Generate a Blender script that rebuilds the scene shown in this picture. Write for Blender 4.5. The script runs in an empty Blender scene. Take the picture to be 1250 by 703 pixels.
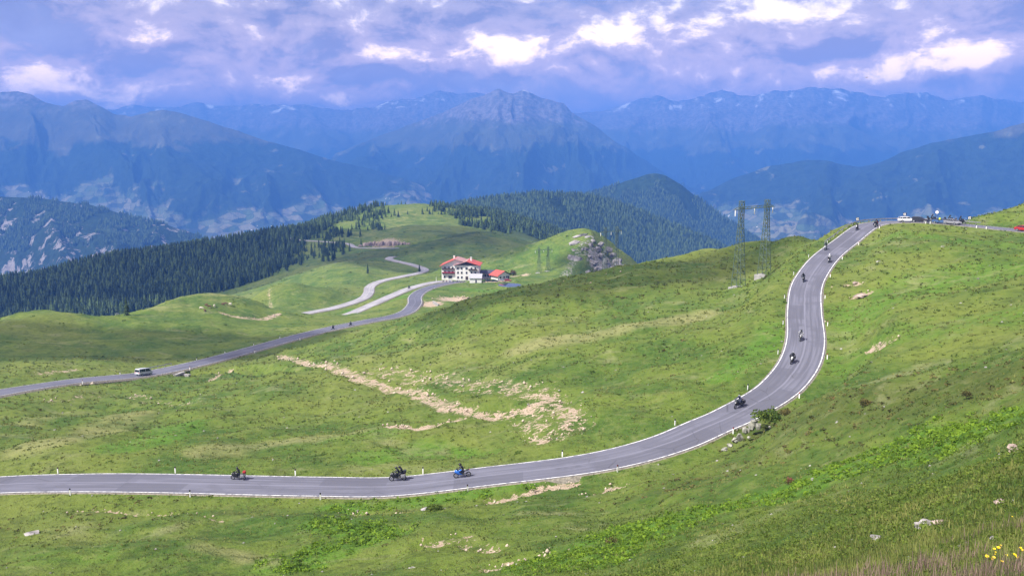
import bpy, math, random
import numpy as np
from mathutils import Vector, Matrix

random.seed(7)
rng = np.random.default_rng(7)
S = bpy.context.scene
COL = S.collection

# ------------------------------------------------------------------ camera
FPX, CX, CY, YH = 1000.0, 625.0, 351.5, 190.0      # photograph: 1250 x 703, focal length and horizon in its pixels
TH = math.atan((CY - YH) / FPX)
SN, CS = math.sin(TH), math.cos(TH)
cam_d = bpy.data.cameras.new('camera')
cam_d.sensor_width = 36.0
cam_d.lens = 36.0 * FPX / 1250.0
cam_d.clip_start = 0.1
cam_d.clip_end = 80000.0
cam = bpy.data.objects.new('camera', cam_d)
COL.objects.link(cam)
cam.location = (0, 0, 0)
cam.rotation_euler = (math.pi / 2 - TH, 0, 0)
S.camera = cam

# ------------------------------------------------------------------ sun, sky, exposure
SUN_AZ = math.atan2(-0.86, -0.50)      # towards the sun, from +Y clockwise: left and a little behind the camera
SUN_EL = math.radians(50)
sun_dir = Vector((math.sin(SUN_AZ) * math.cos(SUN_EL), math.cos(SUN_AZ) * math.cos(SUN_EL), math.sin(SUN_EL)))
sd = bpy.data.lights.new('sun', 'SUN')
sd.energy = 5.0
sd.angle = math.radians(0.53)
sd.color = (1.0, 0.955, 0.88)
sun = bpy.data.objects.new('sun', sd)
COL.objects.link(sun)
sun.location = (0, 0, 300)
sun.rotation_euler = sun_dir.to_track_quat('Z', 'Y').to_euler()

world = bpy.data.worlds.new('World')
S.world = world
world.use_nodes = True
S.view_settings.view_transform = 'Standard'
S.view_settings.look = 'None'
S.view_settings.gamma = 1.0
S.view_settings.use_curve_mapping = False
S.view_settings.exposure = 1.15
S.cycles.use_denoising = True
S.cycles.max_bounces = 6
S.cycles.transparent_max_bounces = 8
S.cycles.volume_bounces = 0


class NT:
    """small helper to write node trees"""
    def __init__(self, tree):
        self.t = tree
        self.n = tree.nodes
        self.n.clear()

    def new(self, kind, **kw):
        nd = self.n.new(kind)
        for k, v in kw.items():
            setattr(nd, k, v)
        return nd

    def put(self, sock, v):
        if isinstance(v, bpy.types.NodeSocket):
            self.t.links.new(v, sock)
        elif isinstance(v, (tuple, list)):
            v = tuple(v)
            if len(v) == 3 and sock.type == 'RGBA':
                v = v + (1.0,)
            sock.default_value = v
        else:
            sock.default_value = v

    def math(self, op, a, b=0.0, c=0.0, clamp=False):
        nd = self.new('ShaderNodeMath', operation=op, use_clamp=clamp)
        self.put(nd.inputs[0], a)
        self.put(nd.inputs[1], b)
        if len(nd.inputs) > 2:
            self.put(nd.inputs[2], c)
        return nd.outputs[0]

    def ss(self, x, lo, hi):
        nd = self.new('ShaderNodeMapRange', interpolation_type='SMOOTHSTEP')
        self.put(nd.inputs[0], x)
        self.put(nd.inputs[1], lo)
        self.put(nd.inputs[2], hi)
        return nd.outputs[0]

    def lin(self, x, lo, hi, a, b):
        nd = self.new('ShaderNodeMapRange')
        self.put(nd.inputs[0], x)
        self.put(nd.inputs[1], lo)
        self.put(nd.inputs[2], hi)
        self.put(nd.inputs[3], a)
        self.put(nd.inputs[4], b)
        return nd.outputs[0]

    def mix(self, f, a, b, blend='MIX'):
        nd = self.new('ShaderNodeMix', data_type='RGBA', blend_type=blend)
        self.put(nd.inputs[0], f)
        self.put(nd.inputs[6], a)
        self.put(nd.inputs[7], b)
        return nd.outputs[2]

    def vec(self, v, scale=(1, 1, 1), loc=(0, 0, 0), rot=(0, 0, 0)):
        nd = self.new('ShaderNodeMapping')
        self.put(nd.inputs[0], v)
        nd.inputs[1].default_value = loc
        nd.inputs[2].default_value = rot
        nd.inputs[3].default_value = scale
        return nd.outputs[0]

    def noise(self, v, scale, detail=4.0, rough=0.55, dist=0.0, out=0):
        nd = self.new('ShaderNodeTexNoise')
        self.put(nd.inputs['Vector'], v)
        nd.inputs['Scale'].default_value = scale
        nd.inputs['Detail'].default_value = detail
        nd.inputs['Roughness'].default_value = rough
        nd.inputs['Distortion'].default_value = dist
        return nd.outputs[out]

    def voro(self, v, scale, out='Color', feature='F1'):
        nd = self.new('ShaderNodeTexVoronoi', feature=feature)
        self.put(nd.inputs['Vector'], v)
        nd.inputs['Scale'].default_value = scale
        return nd.outputs[out]


def build_world():
    N = NT(world.node_tree)
    out = N.new('ShaderNodeOutputWorld')
    bg = N.new('ShaderNodeBackground')
    sky = N.new('ShaderNodeTexSky', sky_type='NISHITA')
    sky.sun_disc = False
    sky.sun_elevation = SUN_EL
    sky.sun_rotation = SUN_AZ % (2 * math.pi)
    sky.altitude = 2100
    sky.air_density = 1.2
    sky.dust_density = 1.5
    d = N.new('ShaderNodeTexCoord').outputs['Generated']
    clear = N.mix(1.0, sky.outputs[0], (0.105, 0.088, 0.10), 'MULTIPLY')      # the Nishita sky at about 0.1
    # broken cumulus deck: noise on the direction, flattened towards the horizon
    wv = N.new('ShaderNodeVectorMath', operation='ADD')
    wn = N.noise(N.vec(d, (1, 1, 1.6)), 7.0, 3.0, 0.5, 0.0, out=1)
    ws = N.new('ShaderNodeVectorMath', operation='SCALE')
    N.put(ws.inputs[0], wn)
    ws.inputs['Scale'].default_value = 0.06
    N.put(wv.inputs[0], d)
    N.put(wv.inputs[1], ws.outputs[0])
    dw = wv.outputs[0]                                    # curled directions, so that the edges billow
    def density(shift):
        big = N.noise(N.vec(dw, (1, 1, 2.6), (4.2, 1.0, shift * 2.6)), 3.2, 3.0, 0.5)
        a = N.noise(N.vec(dw, (1.0, 1.0, 2.1), (0.31, 0.12, shift * 2.1)), 8.5, 12.0, 0.64)
        return N.math('ADD', N.math('MULTIPLY', big, 0.50), N.math('MULTIPLY', a, 0.62))
    def blob(x, y, ra, re_, amp):
        # a cumulus standing in the sky at that bearing: gaussian bump of the cloud density
        r_ = Vector(ray0(x + 30, y)).normalized()
        sub = N.new('ShaderNodeVectorMath', operation='SUBTRACT')
        N.put(sub.inputs[0], dw)
        sub.inputs[1].default_value = r_ + Vector((0.03, 0.03, 0.03))
        sc = N.vec(sub.outputs[0], (1 / ra, 1 / ra, 1 / re_))
        ln = N.new('ShaderNodeVectorMath', operation='DOT_PRODUCT')
        N.put(ln.inputs[0], sc)
        N.put(ln.inputs[1], sc)
        return N.math('MULTIPLY', N.math('POWER', 2.718, N.math('MULTIPLY', ln.outputs['Value'], -1.0)), amp)
    def total(lst):
        t = None
        for q in lst:
            b_ = blob(*q)
            t = b_ if t is None else N.math('ADD', t, b_)
        return t
    ray0 = lambda x, y: ((x - CX) / FPX, CS + (CY - y) / FPX * SN, -SN + (CY - y) / FPX * CS)
    d0 = density(0.0)
    d1 = density(0.030)
    bright = total(((570, 80, .05, .016, .26), (620, 68, .05, .018, .26), (700, 52, .05, .022, .22), (765, 32, .07, .026, .28), (640, 95, .05, .012, .10), (1060, 78, .08, .018, .28), (1125, 80, .06, .014, .24), (1060, 40, .07, .03, .16), (1160, 32, .06, .03, .18), (870, 58, .05, .02, .12), (940, 20, .06, .02, .1),
                    (145, 46, .035, .014, .28), (265, 38, .04, .012, .18), (410, 66, .05, .014, .16), (505, 40, .06, .018, .12), (215, 5, .06, .012, .14), (90, 92, .04, .012, .08), (530, 18, .08, .014, .1)))
    dark = total(((960, 66, .06, .013, .46), (1010, 58, .03, .011, .3), (1235, 30, .04, .04, .34), (690, 82, .06, .012, .16), (720, 20, .05, .012, .12), (60, 60, .09, .018, .20), (330, 82, .12, .013, .14), (880, 40, .04, .014, .12), (1180, 100, .08, .008, .2), (330, 20, .07, .012, .12), (1060, 100, .10, .006, .1)))
    dens = N.math('ADD', d0, N.math('ADD', N.math('MULTIPLY', bright, 0.5), N.math('MULTIPLY', dark, 0.25)))
    cover = N.ss(dens, 0.42, 0.58)
    light = N.math('SUBTRACT', d0, d1)                     # brighter towards the sunlit upper side of a puff
    hi = N.noise(N.vec(dw, (1, 1, 1.7), (1.7, 3.3, 0)), 20.0, 10.0, 0.66)
    lit = N.math('ADD', N.math('MULTIPLY', light, 3.4), N.math('MULTIPLY', N.math('SUBTRACT', hi, 0.5), 1.1))
    lit = N.math('ADD', lit, N.math('MULTIPLY', bright, N.math('ADD', 0.5, N.math('MULTIPLY', d0, 1.4))))
    lit = N.math('SUBTRACT', lit, N.math('MULTIPLY', dark, N.math('ADD', 0.5, N.math('MULTIPLY', d0, 1.2))))
    grey = N.mix(N.ss(lit, -0.34, 0.16), (0.19, 0.16, 0.19), (0.42, 0.34, 0.33))
    cloud = N.mix(N.ss(lit, 0.14, 0.60), grey, (1.2, 1.05, 0.88))
    base = N.mix(0.75, clear, (0.21, 0.17, 0.19))         # thin veil between the cumuli
    col = N.mix(cover, base, cloud)
    sz = N.new('ShaderNodeSeparateXYZ')
    N.put(sz.inputs[0], d)
    low = N.math('SUBTRACT', 1.0, N.ss(sz.outputs[2], 0.02, 0.20))      # the sky whitens towards the horizon all round
    col = N.mix(low, col, N.mix(1.0, col, (3.3, 2.5, 1.7), 'MULTIPLY'))
    N.put(bg.inputs[0], col)
    bg.inputs[1].default_value = 1.0
    N.t.links.new(bg.outputs[0], out.inputs[0])


build_world()

# ------------------------------------------------------------------ numbers: noise, rays, mesh helpers
PERM = np.random.default_rng(11).permutation(256)
PERM = np.concatenate([PERM, PERM, PERM])
GA = np.random.default_rng(12).uniform(0, 2 * np.pi, 256)
GX, GY = np.cos(GA), np.sin(GA)


def pn(x, y, seed=0):
    x = np.asarray(x, float) + seed * 17.31
    y = np.asarray(y, float) - seed * 9.77
    xi = np.floor(x)
    yi = np.floor(y)
    fx, fy = x - xi, y - yi
    xi = xi.astype(np.int64) & 255
    yi = yi.astype(np.int64) & 255
    u = fx * fx * fx * (fx * (fx * 6 - 15) + 10)
    v = fy * fy * fy * (fy * (fy * 6 - 15) + 10)
    def g(ix, iy, dx, dy):
        h = PERM[PERM[ix & 255] + (iy & 255)]
        return GX[h] * dx + GY[h] * dy
    a = g(xi, yi, fx, fy)
    b = g(xi + 1, yi, fx - 1, fy)
    c = g(xi, yi + 1, fx, fy - 1)
    e = g(xi + 1, yi + 1, fx - 1, fy - 1)
    return 1.5 * ((a + (b - a) * u) * (1 - v) + (c + (e - c) * u) * v)


def fbm(x, y, octv=4, seed=0, gain=0.5):
    s, a = 0.0, 1.0
    for k in range(octv):
        s = s + a * pn(x * 2 ** k, y * 2 ** k, seed + k * 3)
        a *= gain
    return s


def ridged(x, y, octv=5, seed=0):
    s, a, w = 0.0, 1.0, 1.0
    for k in range(octv):
        n = 1 - np.abs(pn(x * 2 ** k, y * 2 ** k, seed + k * 5))
        n = n * n
        s = s + a * n * w
        w = np.clip(n * 1.4, 0, 1)
        a *= 0.5
    return s - 1.0


def sstep(x, lo, hi):
    t = np.clip((x - lo) / (hi - lo), 0, 1)
    return t * t * (3 - 2 * t)


def ray(x, y):
    s = (np.asarray(x, float) - CX) / FPX
    v = (CY - np.asarray(y, float)) / FPX
    return np.stack([s, CS + v * SN, -SN + v * CS], -1)


def at(x, y, depth):
    return ray(x, y) * np.asarray(depth, float)[..., None]


def project(P):
    P = np.asarray(P, float)
    dep = P[..., 1] * CS - P[..., 2] * SN
    up = P[..., 1] * SN + P[..., 2] * CS
    return CX + FPX * P[..., 0] / dep, CY - FPX * up / dep, dep


def mesh_np(name, verts, faces, smooth=True):
    """verts (n,3), faces (m,3) or (m,4)"""
    me = bpy.data.meshes.new(name)
    verts = np.asarray(verts, np.float32)
    faces = np.asarray(faces, np.int32)
    m, k = faces.shape
    me.vertices.add(len(verts))
    me.vertices.foreach_set('co', verts.ravel())
    me.loops.add(m * k)
    me.loops.foreach_set('vertex_index', faces.ravel())
    me.polygons.add(m)
    me.polygons.foreach_set('loop_start', np.arange(0, m * k, k, dtype=np.int32))
    if smooth:
        me.polygons.foreach_set('use_smooth', np.ones(m, bool))
    me.update(calc_edges=True)
    return me


def attr(me, name, vals):
    a = me.attributes.new(name, 'FLOAT', 'POINT')
    a.data.foreach_set('value', np.asarray(vals, np.float32).ravel())


def grid_faces(nu, nv):
    i = np.arange(nu - 1)[:, None] * nv + np.arange(nv - 1)[None]
    return np.stack([i, i + nv, i + nv + 1, i + 1], -1).reshape(-1, 4)


def link(name, me, material=None, parent=None, **props):
    o = bpy.data.objects.new(name, me)
    COL.objects.link(o)
    if material is not None and me is not None:
        if not me.materials:
            me.materials.append(material)
        elif me.materials[0] is not material:
            o.material_slots[0].link = 'OBJECT'
            o.material_slots[0].material = material
    if parent is not None:
        o.parent = parent
    for k, v in props.items():
        o[k] = v
    return o


def empty(name, loc, rot=(0, 0, 0), **props):
    o = bpy.data.objects.new(name, None)
    o.empty_display_size = 0.3
    COL.objects.link(o)
    o.location = loc
    o.rotation_euler = rot
    for k, v in props.items():
        o[k] = v
    return o


def copy_tree(o, parent=None):
    c = o.copy()
    COL.objects.link(c)
    if parent is not None:
        c.parent = parent
    for ch in o.children:
        copy_tree(ch, c)
    return c


# ------------------------------------------------------------------ materials
def simple(name, col, rough=0.7, metal=0.0, var=0.0, scale=8.0, bump=0.0, spec=0.5):
    m = bpy.data.materials.new(name)
    m.use_nodes = True
    N = NT(m.node_tree)
    out = N.new('ShaderNodeOutputMaterial')
    p = N.new('ShaderNodeBsdfPrincipled')
    p.inputs['Roughness'].default_value = rough
    p.inputs['Metallic'].default_value = metal
    p.inputs['Specular IOR Level'].default_value = spec
    c = col
    if var:
        tc = N.new('ShaderNodeTexCoord').outputs['Object']
        n = N.noise(tc, scale, 5.0, 0.6)
        c = N.mix(N.ss(n, 0.3, 0.7), tuple(x * (1 - var) for x in col), tuple(min(1, x * (1 + var)) for x in col))
        if bump:
            b = N.new('ShaderNodeBump')
            b.inputs['Strength'].default_value = bump
            N.put(b.inputs['Height'], n)
            N.put(p.inputs['Normal'], b.outputs[0])
    N.put(p.inputs['Base Color'], c)
    N.t.links.new(p.outputs[0], out.inputs[0])
    return m


def ground_material():
    m = bpy.data.materials.new('alpine_turf')
    m.use_nodes = True
    N = NT(m.node_tree)
    out = N.new('ShaderNodeOutputMaterial')
    p = N.new('ShaderNodeBsdfPrincipled')
    p.inputs['Roughness'].default_value = 0.9
    p.inputs['Specular IOR Level'].default_value = 0.15
    P = N.new('ShaderNodeNewGeometry').outputs['Position']
    A = lambda nm: N.new('ShaderNodeAttribute', attribute_name=nm).outputs['Fac']
    big = N.noise(P, 0.018, 4.0, 0.55)
    mid = N.noise(N.vec(P, (1, 1, 2.5)), 0.075, 5.0, 0.6, 0.4)
    mid2 = N.noise(N.vec(P, (1, 1, 2.0), (31, 7, 0)), 0.16, 5.0, 0.62, 0.6)
    fine = N.noise(P, 0.85, 6.0, 0.68)
    tiny = N.noise(P, 3.4, 5.0, 0.7)
    g = N.mix(N.ss(mid, 0.36, 0.64), (0.052, 0.108, 0.014), (0.118, 0.168, 0.024))
    g = N.mix(N.math('MULTIPLY', N.ss(big, 0.47, 0.64), 0.65), g, (0.158, 0.190, 0.036))
    lush = A('lush')
    g = N.mix(N.math('MULTIPLY', N.ss(N.math('ADD', lush, N.math('MULTIPLY', N.math('SUBTRACT', mid2, 0.5), 0.9)), 0.35, 0.75), 0.8), g, (0.078, 0.182, 0.014))
    # heather, bilberry and dry tussocks
    g = N.mix(N.math('MULTIPLY', N.ss(mid2, 0.56, 0.70), 0.55), g, (0.090, 0.105, 0.028))
    shrub = A('shrub')
    g = N.mix(N.math('MULTIPLY', N.ss(N.math('ADD', shrub, N.math('MULTIPLY', N.math('SUBTRACT', fine, 0.5), 1.4)), 0.35, 0.85), 0.7), g, (0.070, 0.085, 0.020))
    straw = A('straw')
    st = N.math('ADD', straw, N.math('MULTIPLY', N.math('SUBTRACT', mid, 0.5), 1.2))
    g = N.mix(N.math('MULTIPLY', N.ss(st, 0.35, 0.9), 0.62), g, (0.30, 0.28, 0.13))
    pale = N.ss(N.noise(N.vec(P, (0.5, 1, 3.0), (3, 40, 0), (0, 0, 0.5)), 0.11, 6.0, 0.7, 0.7), 0.54, 0.70)
    g = N.mix(N.math('MULTIPLY', pale, 0.55), g, (0.26, 0.26, 0.13))
    # blade and tuft scale
    m3 = N.noise(N.vec(P, (1, 1, 1.6), (9, 3, 0)), 0.34, 5.0, 0.65, 0.5)
    g = N.mix(N.math('MULTIPLY', N.ss(m3, 0.50, 0.68), 0.55), g, (0.045, 0.068, 0.014))
    g = N.mix(N.math('MULTIPLY', N.ss(N.math('SUBTRACT', 1.0, m3), 0.54, 0.70), 0.45), g, (0.180, 0.200, 0.060))
    g = N.mix(N.math('MULTIPLY', N.ss(fine, 0.42, 0.72), 0.35), g, (0.185, 0.22, 0.06))
    g = N.mix(N.math('MULTIPLY', N.ss(N.math('SUBTRACT', 1.0, fine), 0.52, 0.72), 0.6), g, (0.030, 0.050, 0.010))
    g = N.mix(N.math('MULTIPLY', N.ss(tiny, 0.55, 0.75), 0.4), g, (0.036, 0.058, 0.012))
    wood = A('wood')
    g = N.mix(N.math('MULTIPLY', wood, 0.75), g, (0.022, 0.040, 0.012))
    # bare earth and stones
    soil = A('soil')
    sn = N.noise(P, 0.55, 6.0, 0.7, 0.3)
    sn2 = N.noise(P, 2.1, 5.0, 0.7)
    s = N.math('ADD', soil, N.math('MULTIPLY', N.math('SUBTRACT', sn, 0.5), 2.0))
    s = N.math('ADD', s, N.math('MULTIPLY', N.math('SUBTRACT', sn2, 0.5), 1.5))
    s = N.math('SUBTRACT', s, 0.06)
    earth = N.mix(N.ss(tiny, 0.35, 0.65), (0.29, 0.215, 0.145), (0.50, 0.405, 0.31))
    g = N.mix(N.math('MULTIPLY', N.ss(s, 0.50, 0.62), N.ss(soil, 0.02, 0.12)), g, earth)
    rock = A('rock')
    rn = N.math('ADD', rock, N.math('MULTIPLY', N.math('SUBTRACT', sn, 0.5), 1.2))
    stone = N.mix(N.ss(tiny, 0.3, 0.7), (0.16, 0.15, 0.15), (0.42, 0.40, 0.39))
    g = N.mix(N.math('MULTIPLY', N.ss(rn, 0.5, 0.6), N.ss(rock, 0.02, 0.15)), g, stone)
    N.put(p.inputs['Base Color'], g)
    h = N.math('ADD', N.math('MULTIPLY', fine, 0.75), N.math('MULTIPLY', tiny, 0.3))
    b = N.new('ShaderNodeBump')
    b.inputs['Strength'].default_value = 1.0
    b.inputs['Distance'].default_value = 0.55
    N.put(b.inputs['Height'], h)
    N.put(p.inputs['Normal'], b.outputs[0])
    N.t.links.new(p.outputs[0], out.inputs[0])
    return m


def asphalt_material(name, base):
    m = bpy.data.materials.new(name)
    m.use_nodes = True
    N = NT(m.node_tree)
    out = N.new('ShaderNodeOutputMaterial')
    p = N.new('ShaderNodeBsdfPrincipled')
    p.inputs['Roughness'].default_value = 0.75
    p.inputs['Specular IOR Level'].default_value = 0.35
    P = N.new('ShaderNodeNewGeometry').outputs['Position']
    U = N.new('ShaderNodeAttribute', attribute_name='across').outputs['Fac']       # metres from the centre line
    L = N.new('ShaderNodeAttribute', attribute_name='along').outputs['Fac']
    cv = N.new('ShaderNodeCombineXYZ')
    N.put(cv.inputs[0], N.math('MULTIPLY', L, 0.03))
    N.put(cv.inputs[1], N.math('MULTIPLY', U, 1.1))
    streak = N.noise(cv.outputs[0], 2.0, 5.0, 0.6)
    patch = N.noise(P, 0.13, 4.0, 0.6)
    grain = N.noise(P, 9.0, 3.0, 0.7)
    c = N.mix(N.ss(streak, 0.3, 0.7), tuple(x * 0.72 for x in base), tuple(x * 1.25 for x in base))
    c = N.mix(N.math('MULTIPLY', N.ss(patch, 0.48, 0.56), 0.55), c, tuple(x * 0.80 for x in base))
    c = N.mix(N.math('MULTIPLY', N.ss(grain, 0.45, 0.75), 0.25), c, tuple(x * 1.4 for x in base))
    # rectangular repair patches in one lane or the other
    wn_ = N.new('ShaderNodeTexWhiteNoise', noise_dimensions='2D')
    cb = N.new('ShaderNodeCombineXYZ')
    N.put(cb.inputs[0], N.math('FLOOR', N.math('MULTIPLY', L, 0.11)))
    N.put(cb.inputs[1], N.math('FLOOR', N.math('MULTIPLY', U, 0.30)))
    N.put(wn_.inputs[0], cb.outputs[0])
    rp_ = N.math('MULTIPLY', N.ss(wn_.outputs['Value'], 0.80, 0.82), 0.6)
    c = N.mix(rp_, c, tuple(x * 0.72 for x in base))
    # the worn paving joint along the middle
    jw = N.math('ABSOLUTE', N.math('ADD', U, N.math('MULTIPLY', N.math('SUBTRACT', patch, 0.5), 0.35)))
    j = N.math('SUBTRACT', 1.0, N.ss(jw, 0.05, 0.22))
    c = N.mix(N.math('MULTIPLY', j, 0.5), c, tuple(x * 1.75 for x in base))
    # tar-sealed cracks
    crk = N.voro(N.vec(P, (1, 1, 0), (0, 0, 0)), 0.17, 'Distance', 'DISTANCE_TO_EDGE')
    c = N.mix(N.math('MULTIPLY', N.math('MULTIPLY', N.math('SUBTRACT', 1.0, N.ss(crk, 0.004, 0.012)), N.ss(patch, 0.5, 0.62)), 0.5), c, (0.03, 0.03, 0.033))
    N.put(p.inputs['Base Color'], c)
    b = N.new('ShaderNodeBump')
    b.inputs['Strength'].default_value = 0.3
    b.inputs['Distance'].default_value = 0.01
    N.put(b.inputs['Height'], grain)
    N.put(p.inputs['Normal'], b.outputs[0])
    N.t.links.new(p.outputs[0], out.inputs[0])
    return m


def paint_material(name, col):
    m = bpy.data.materials.new(name)
    m.use_nodes = True
    N = NT(m.node_tree)
    out = N.new('ShaderNodeOutputMaterial')
    p = N.new('ShaderNodeBsdfPrincipled')
    p.inputs['Roughness'].default_value = 0.6
    P = N.new('ShaderNodeNewGeometry').outputs['Position']
    wear = N.ss(N.noise(P, 1.3, 6.0, 0.75), 0.36, 0.56)
    N.put(p.inputs['Base Color'], N.mix(wear, (0.26, 0.26, 0.28), col))
    N.t.links.new(p.outputs[0], out.inputs[0])
    return m


def leaf_material(name, dark, light, scale=3.0, trans=0.0):
    m = bpy.data.materials.new(name)
    m.use_nodes = True
    N = NT(m.node_tree)
    out = N.new('ShaderNodeOutputMaterial')
    p = N.new('ShaderNodeBsdfPrincipled')
    p.inputs['Roughness'].default_value = 0.85
    p.inputs['Specular IOR Level'].default_value = 0.2
    P = N.new('ShaderNodeNewGeometry').outputs['Position']
    a = N.noise(P, scale, 3.0, 0.6)
    tint = N.new('ShaderNodeAttribute', attribute_name='tint').outputs['Fac']
    f = N.math('ADD', N.math('MULTIPLY', N.math('SUBTRACT', a, 0.5), 1.3), tint)
    N.put(p.inputs['Base Color'], N.mix(N.ss(f, 0.05, 0.95), dark, light))
    sh = p.outputs[0]
    if trans:
        t = N.new('ShaderNodeBsdfTranslucent')
        N.put(t.inputs[0], tuple(x * 1.3 for x in light))
        mx = N.new('ShaderNodeMixShader')
        mx.inputs[0].default_value = trans
        N.t.links.new(p.outputs[0], mx.inputs[1])
        N.t.links.new(t.outputs[0], mx.inputs[2])
        sh = mx.outputs[0]
    N.t.links.new(sh, out.inputs[0])
    return m


def mountain_material(name, tree_z, rock_z, field_z, meadow=(0.085, 0.09, 0.04), clear=0.62, fields=True, forest=(0.020, 0.034, 0.014), rough_scale=1.0, scree=0.0, snow=0.0):
    m = bpy.data.materials.new(name)
    m.use_nodes = True
    N = NT(m.node_tree)
    out = N.new('ShaderNodeOutputMaterial')
    p = N.new('ShaderNodeBsdfPrincipled')
    p.inputs['Roughness'].default_value = 0.95
    p.inputs['Specular IOR Level'].default_value = 0.05
    P = N.new('ShaderNodeNewGeometry').outputs['Position']
    sx = N.new('ShaderNodeSeparateXYZ')
    N.put(sx.inputs[0], P)
    z = sx.outputs[2]
    k = 0.001 * rough_scale
    n1 = N.noise(P, 1.3 * k, 6.0, 0.6, 0.3)
    n2 = N.noise(P, 4.2 * k, 6.0, 0.62, 0.4)
    n3 = N.noise(P, 22 * k, 5.0, 0.65)
    zz = N.math('ADD', z, N.math('MULTIPLY', N.math('SUBTRACT', n1, 0.5), 420))
    zz = N.math('ADD', zz, N.math('MULTIPLY', N.math('SUBTRACT', n2, 0.5), 300))
    fo = N.mix(N.ss(n3, 0.3, 0.7), tuple(x * 0.7 for x in forest), tuple(x * 1.45 for x in forest))
    me_ = N.mix(N.ss(n2, 0.3, 0.7), tuple(x * 0.75 for x in meadow), tuple(x * 1.25 for x in meadow))
    me_ = N.mix(N.math('MULTIPLY', N.ss(n3, 0.5, 0.7), 0.5), me_, (0.09, 0.075, 0.05))
    c = N.mix(N.ss(zz, tree_z - 35, tree_z + 35), fo, me_)
    # clearings and meadows inside the forest belt
    cl = N.ss(N.math('ADD', N.math('MULTIPLY', n2, 0.7), N.math('MULTIPLY', N.noise(P, 9.0 * k, 4.0, 0.6, 0.5), 0.3)), clear, clear + 0.03)
    c = N.mix(N.math('MULTIPLY', cl, 0.7), c, N.mix(n3, (0.13, 0.15, 0.06), (0.24, 0.21, 0.12)))
    ro = N.mix(N.ss(n3, 0.35, 0.65), (0.09, 0.08, 0.075), (0.24, 0.21, 0.20))
    rz = N.ss(N.math('ADD', zz, N.math('MULTIPLY', N.math('SUBTRACT', n3, 0.5), 260)), rock_z - 60, rock_z + 90)
    c = N.mix(rz, c, ro)
    if scree:
        sc_ = N.ss(N.noise(N.vec(P, (1, 1, 0.35)), 6.5 * k, 7.0, 0.72, 0.8), 0.62 - scree * 0.1, 0.66 - scree * 0.1)
        c = N.mix(N.math('MULTIPLY', sc_, 0.9), c, N.mix(n3, (0.20, 0.18, 0.165), (0.36, 0.32, 0.31)))
    if snow:
        sw = N.math('MULTIPLY', N.ss(z, snow, snow + 60), N.ss(n2, 0.56, 0.66))
        c = N.mix(N.math('MULTIPLY', sw, 0.7), c, (0.85, 0.87, 0.9))
    if fields:
        v = N.vec(P, (0.8, 0.8, 2.2), (0, 0, 0), (0, 0, 0.5))
        cell = N.voro(v, 0.013)
        cs = N.new('ShaderNodeSeparateColor')
        N.put(cs.inputs[0], cell)
        fc = N.mix(cs.outputs[0], (0.075, 0.115, 0.04), (0.235, 0.215, 0.125))
        fc = N.mix(N.math('MULTIPLY', N.ss(cs.outputs[1], 0.72, 0.8), 0.8), fc, (0.025, 0.045, 0.02))
        hed = N.voro(v, 0.013, 'Distance', 'DISTANCE_TO_EDGE')
        fc = N.mix(N.math('MULTIPLY', N.math('SUBTRACT', 1.0, N.ss(hed, 0.02, 0.06)), 0.6), fc, (0.03, 0.05, 0.02))
        house = N.math('MULTIPLY', N.ss(N.noise(P, 0.05, 1.0, 0.5), 0.70, 0.74), N.ss(n2, 0.5, 0.56))
        fc = N.mix(house, fc, (0.7, 0.66, 0.6))
        fm = N.math('SUBTRACT', 1.0, N.ss(N.math('ADD', zz, N.math('MULTIPLY', N.math('SUBTRACT', n1, 0.5), 500)), field_z - 30, field_z + 30))
        c = N.mix(fm, c, fc)
    N.put(p.inputs['Base Color'], c)
    b = N.new('ShaderNodeBump')
    b.inputs['Strength'].default_value = 0.8
    b.inputs['Distance'].default_value = 25.0 / rough_scale
    N.put(b.inputs['Height'], N.math('ADD', n3, N.math('MULTIPLY', n2, 1.2)))
    N.put(p.inputs['Normal'], b.outputs[0])
    N.t.links.new(p.outputs[0], out.inputs[0])
    return m


M_GROUND = ground_material()
M_ASPHALT = asphalt_material('asphalt', (0.115, 0.117, 0.150))
M_ASPHALT_OLD = asphalt_material('old_asphalt', (0.31, 0.30, 0.315))
M_GRAVEL = simple('gravel', (0.17, 0.155, 0.125), 0.95, var=0.4, scale=3.0)
M_LINE = paint_material('road_paint', (0.80, 0.80, 0.78))
M_WHITE = simple('white_plastic', (0.80, 0.80, 0.78), 0.5)
M_BLACK = simple('black_plastic', (0.02, 0.02, 0.022), 0.5)
M_RED = simple('red_reflector', (0.6, 0.03, 0.02), 0.3)
M_RUBBER = simple('tyre_rubber', (0.018, 0.018, 0.019), 0.8)
M_STEEL = simple('galvanised_steel', (0.42, 0.43, 0.44), 0.45, 0.8, var=0.15, scale=2.0)
M_CHROME = simple('polished_metal', (0.6, 0.6, 0.62), 0.2, 1.0)
M_GLASS = simple('dark_glass', (0.02, 0.025, 0.03), 0.08)
M_CONCRETE = simple('concrete', (0.30, 0.29, 0.275), 0.9, var=0.25, scale=1.5, bump=0.2)
M_ROCK = simple('grey_rock', (0.24, 0.225, 0.22), 0.92, var=0.55, scale=1.1, bump=0.9)
M_ROCK2 = simple('pinkish_rock', (0.33, 0.255, 0.22), 0.92, var=0.5, scale=0.7, bump=0.9)
M_LICHEN = simple('lichened_rock', (0.235, 0.23, 0.195), 0.92, var=0.6, scale=2.2, bump=0.9)
M_BARK = simple('bark', (0.09, 0.065, 0.045), 0.95, var=0.3, scale=4)

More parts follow.
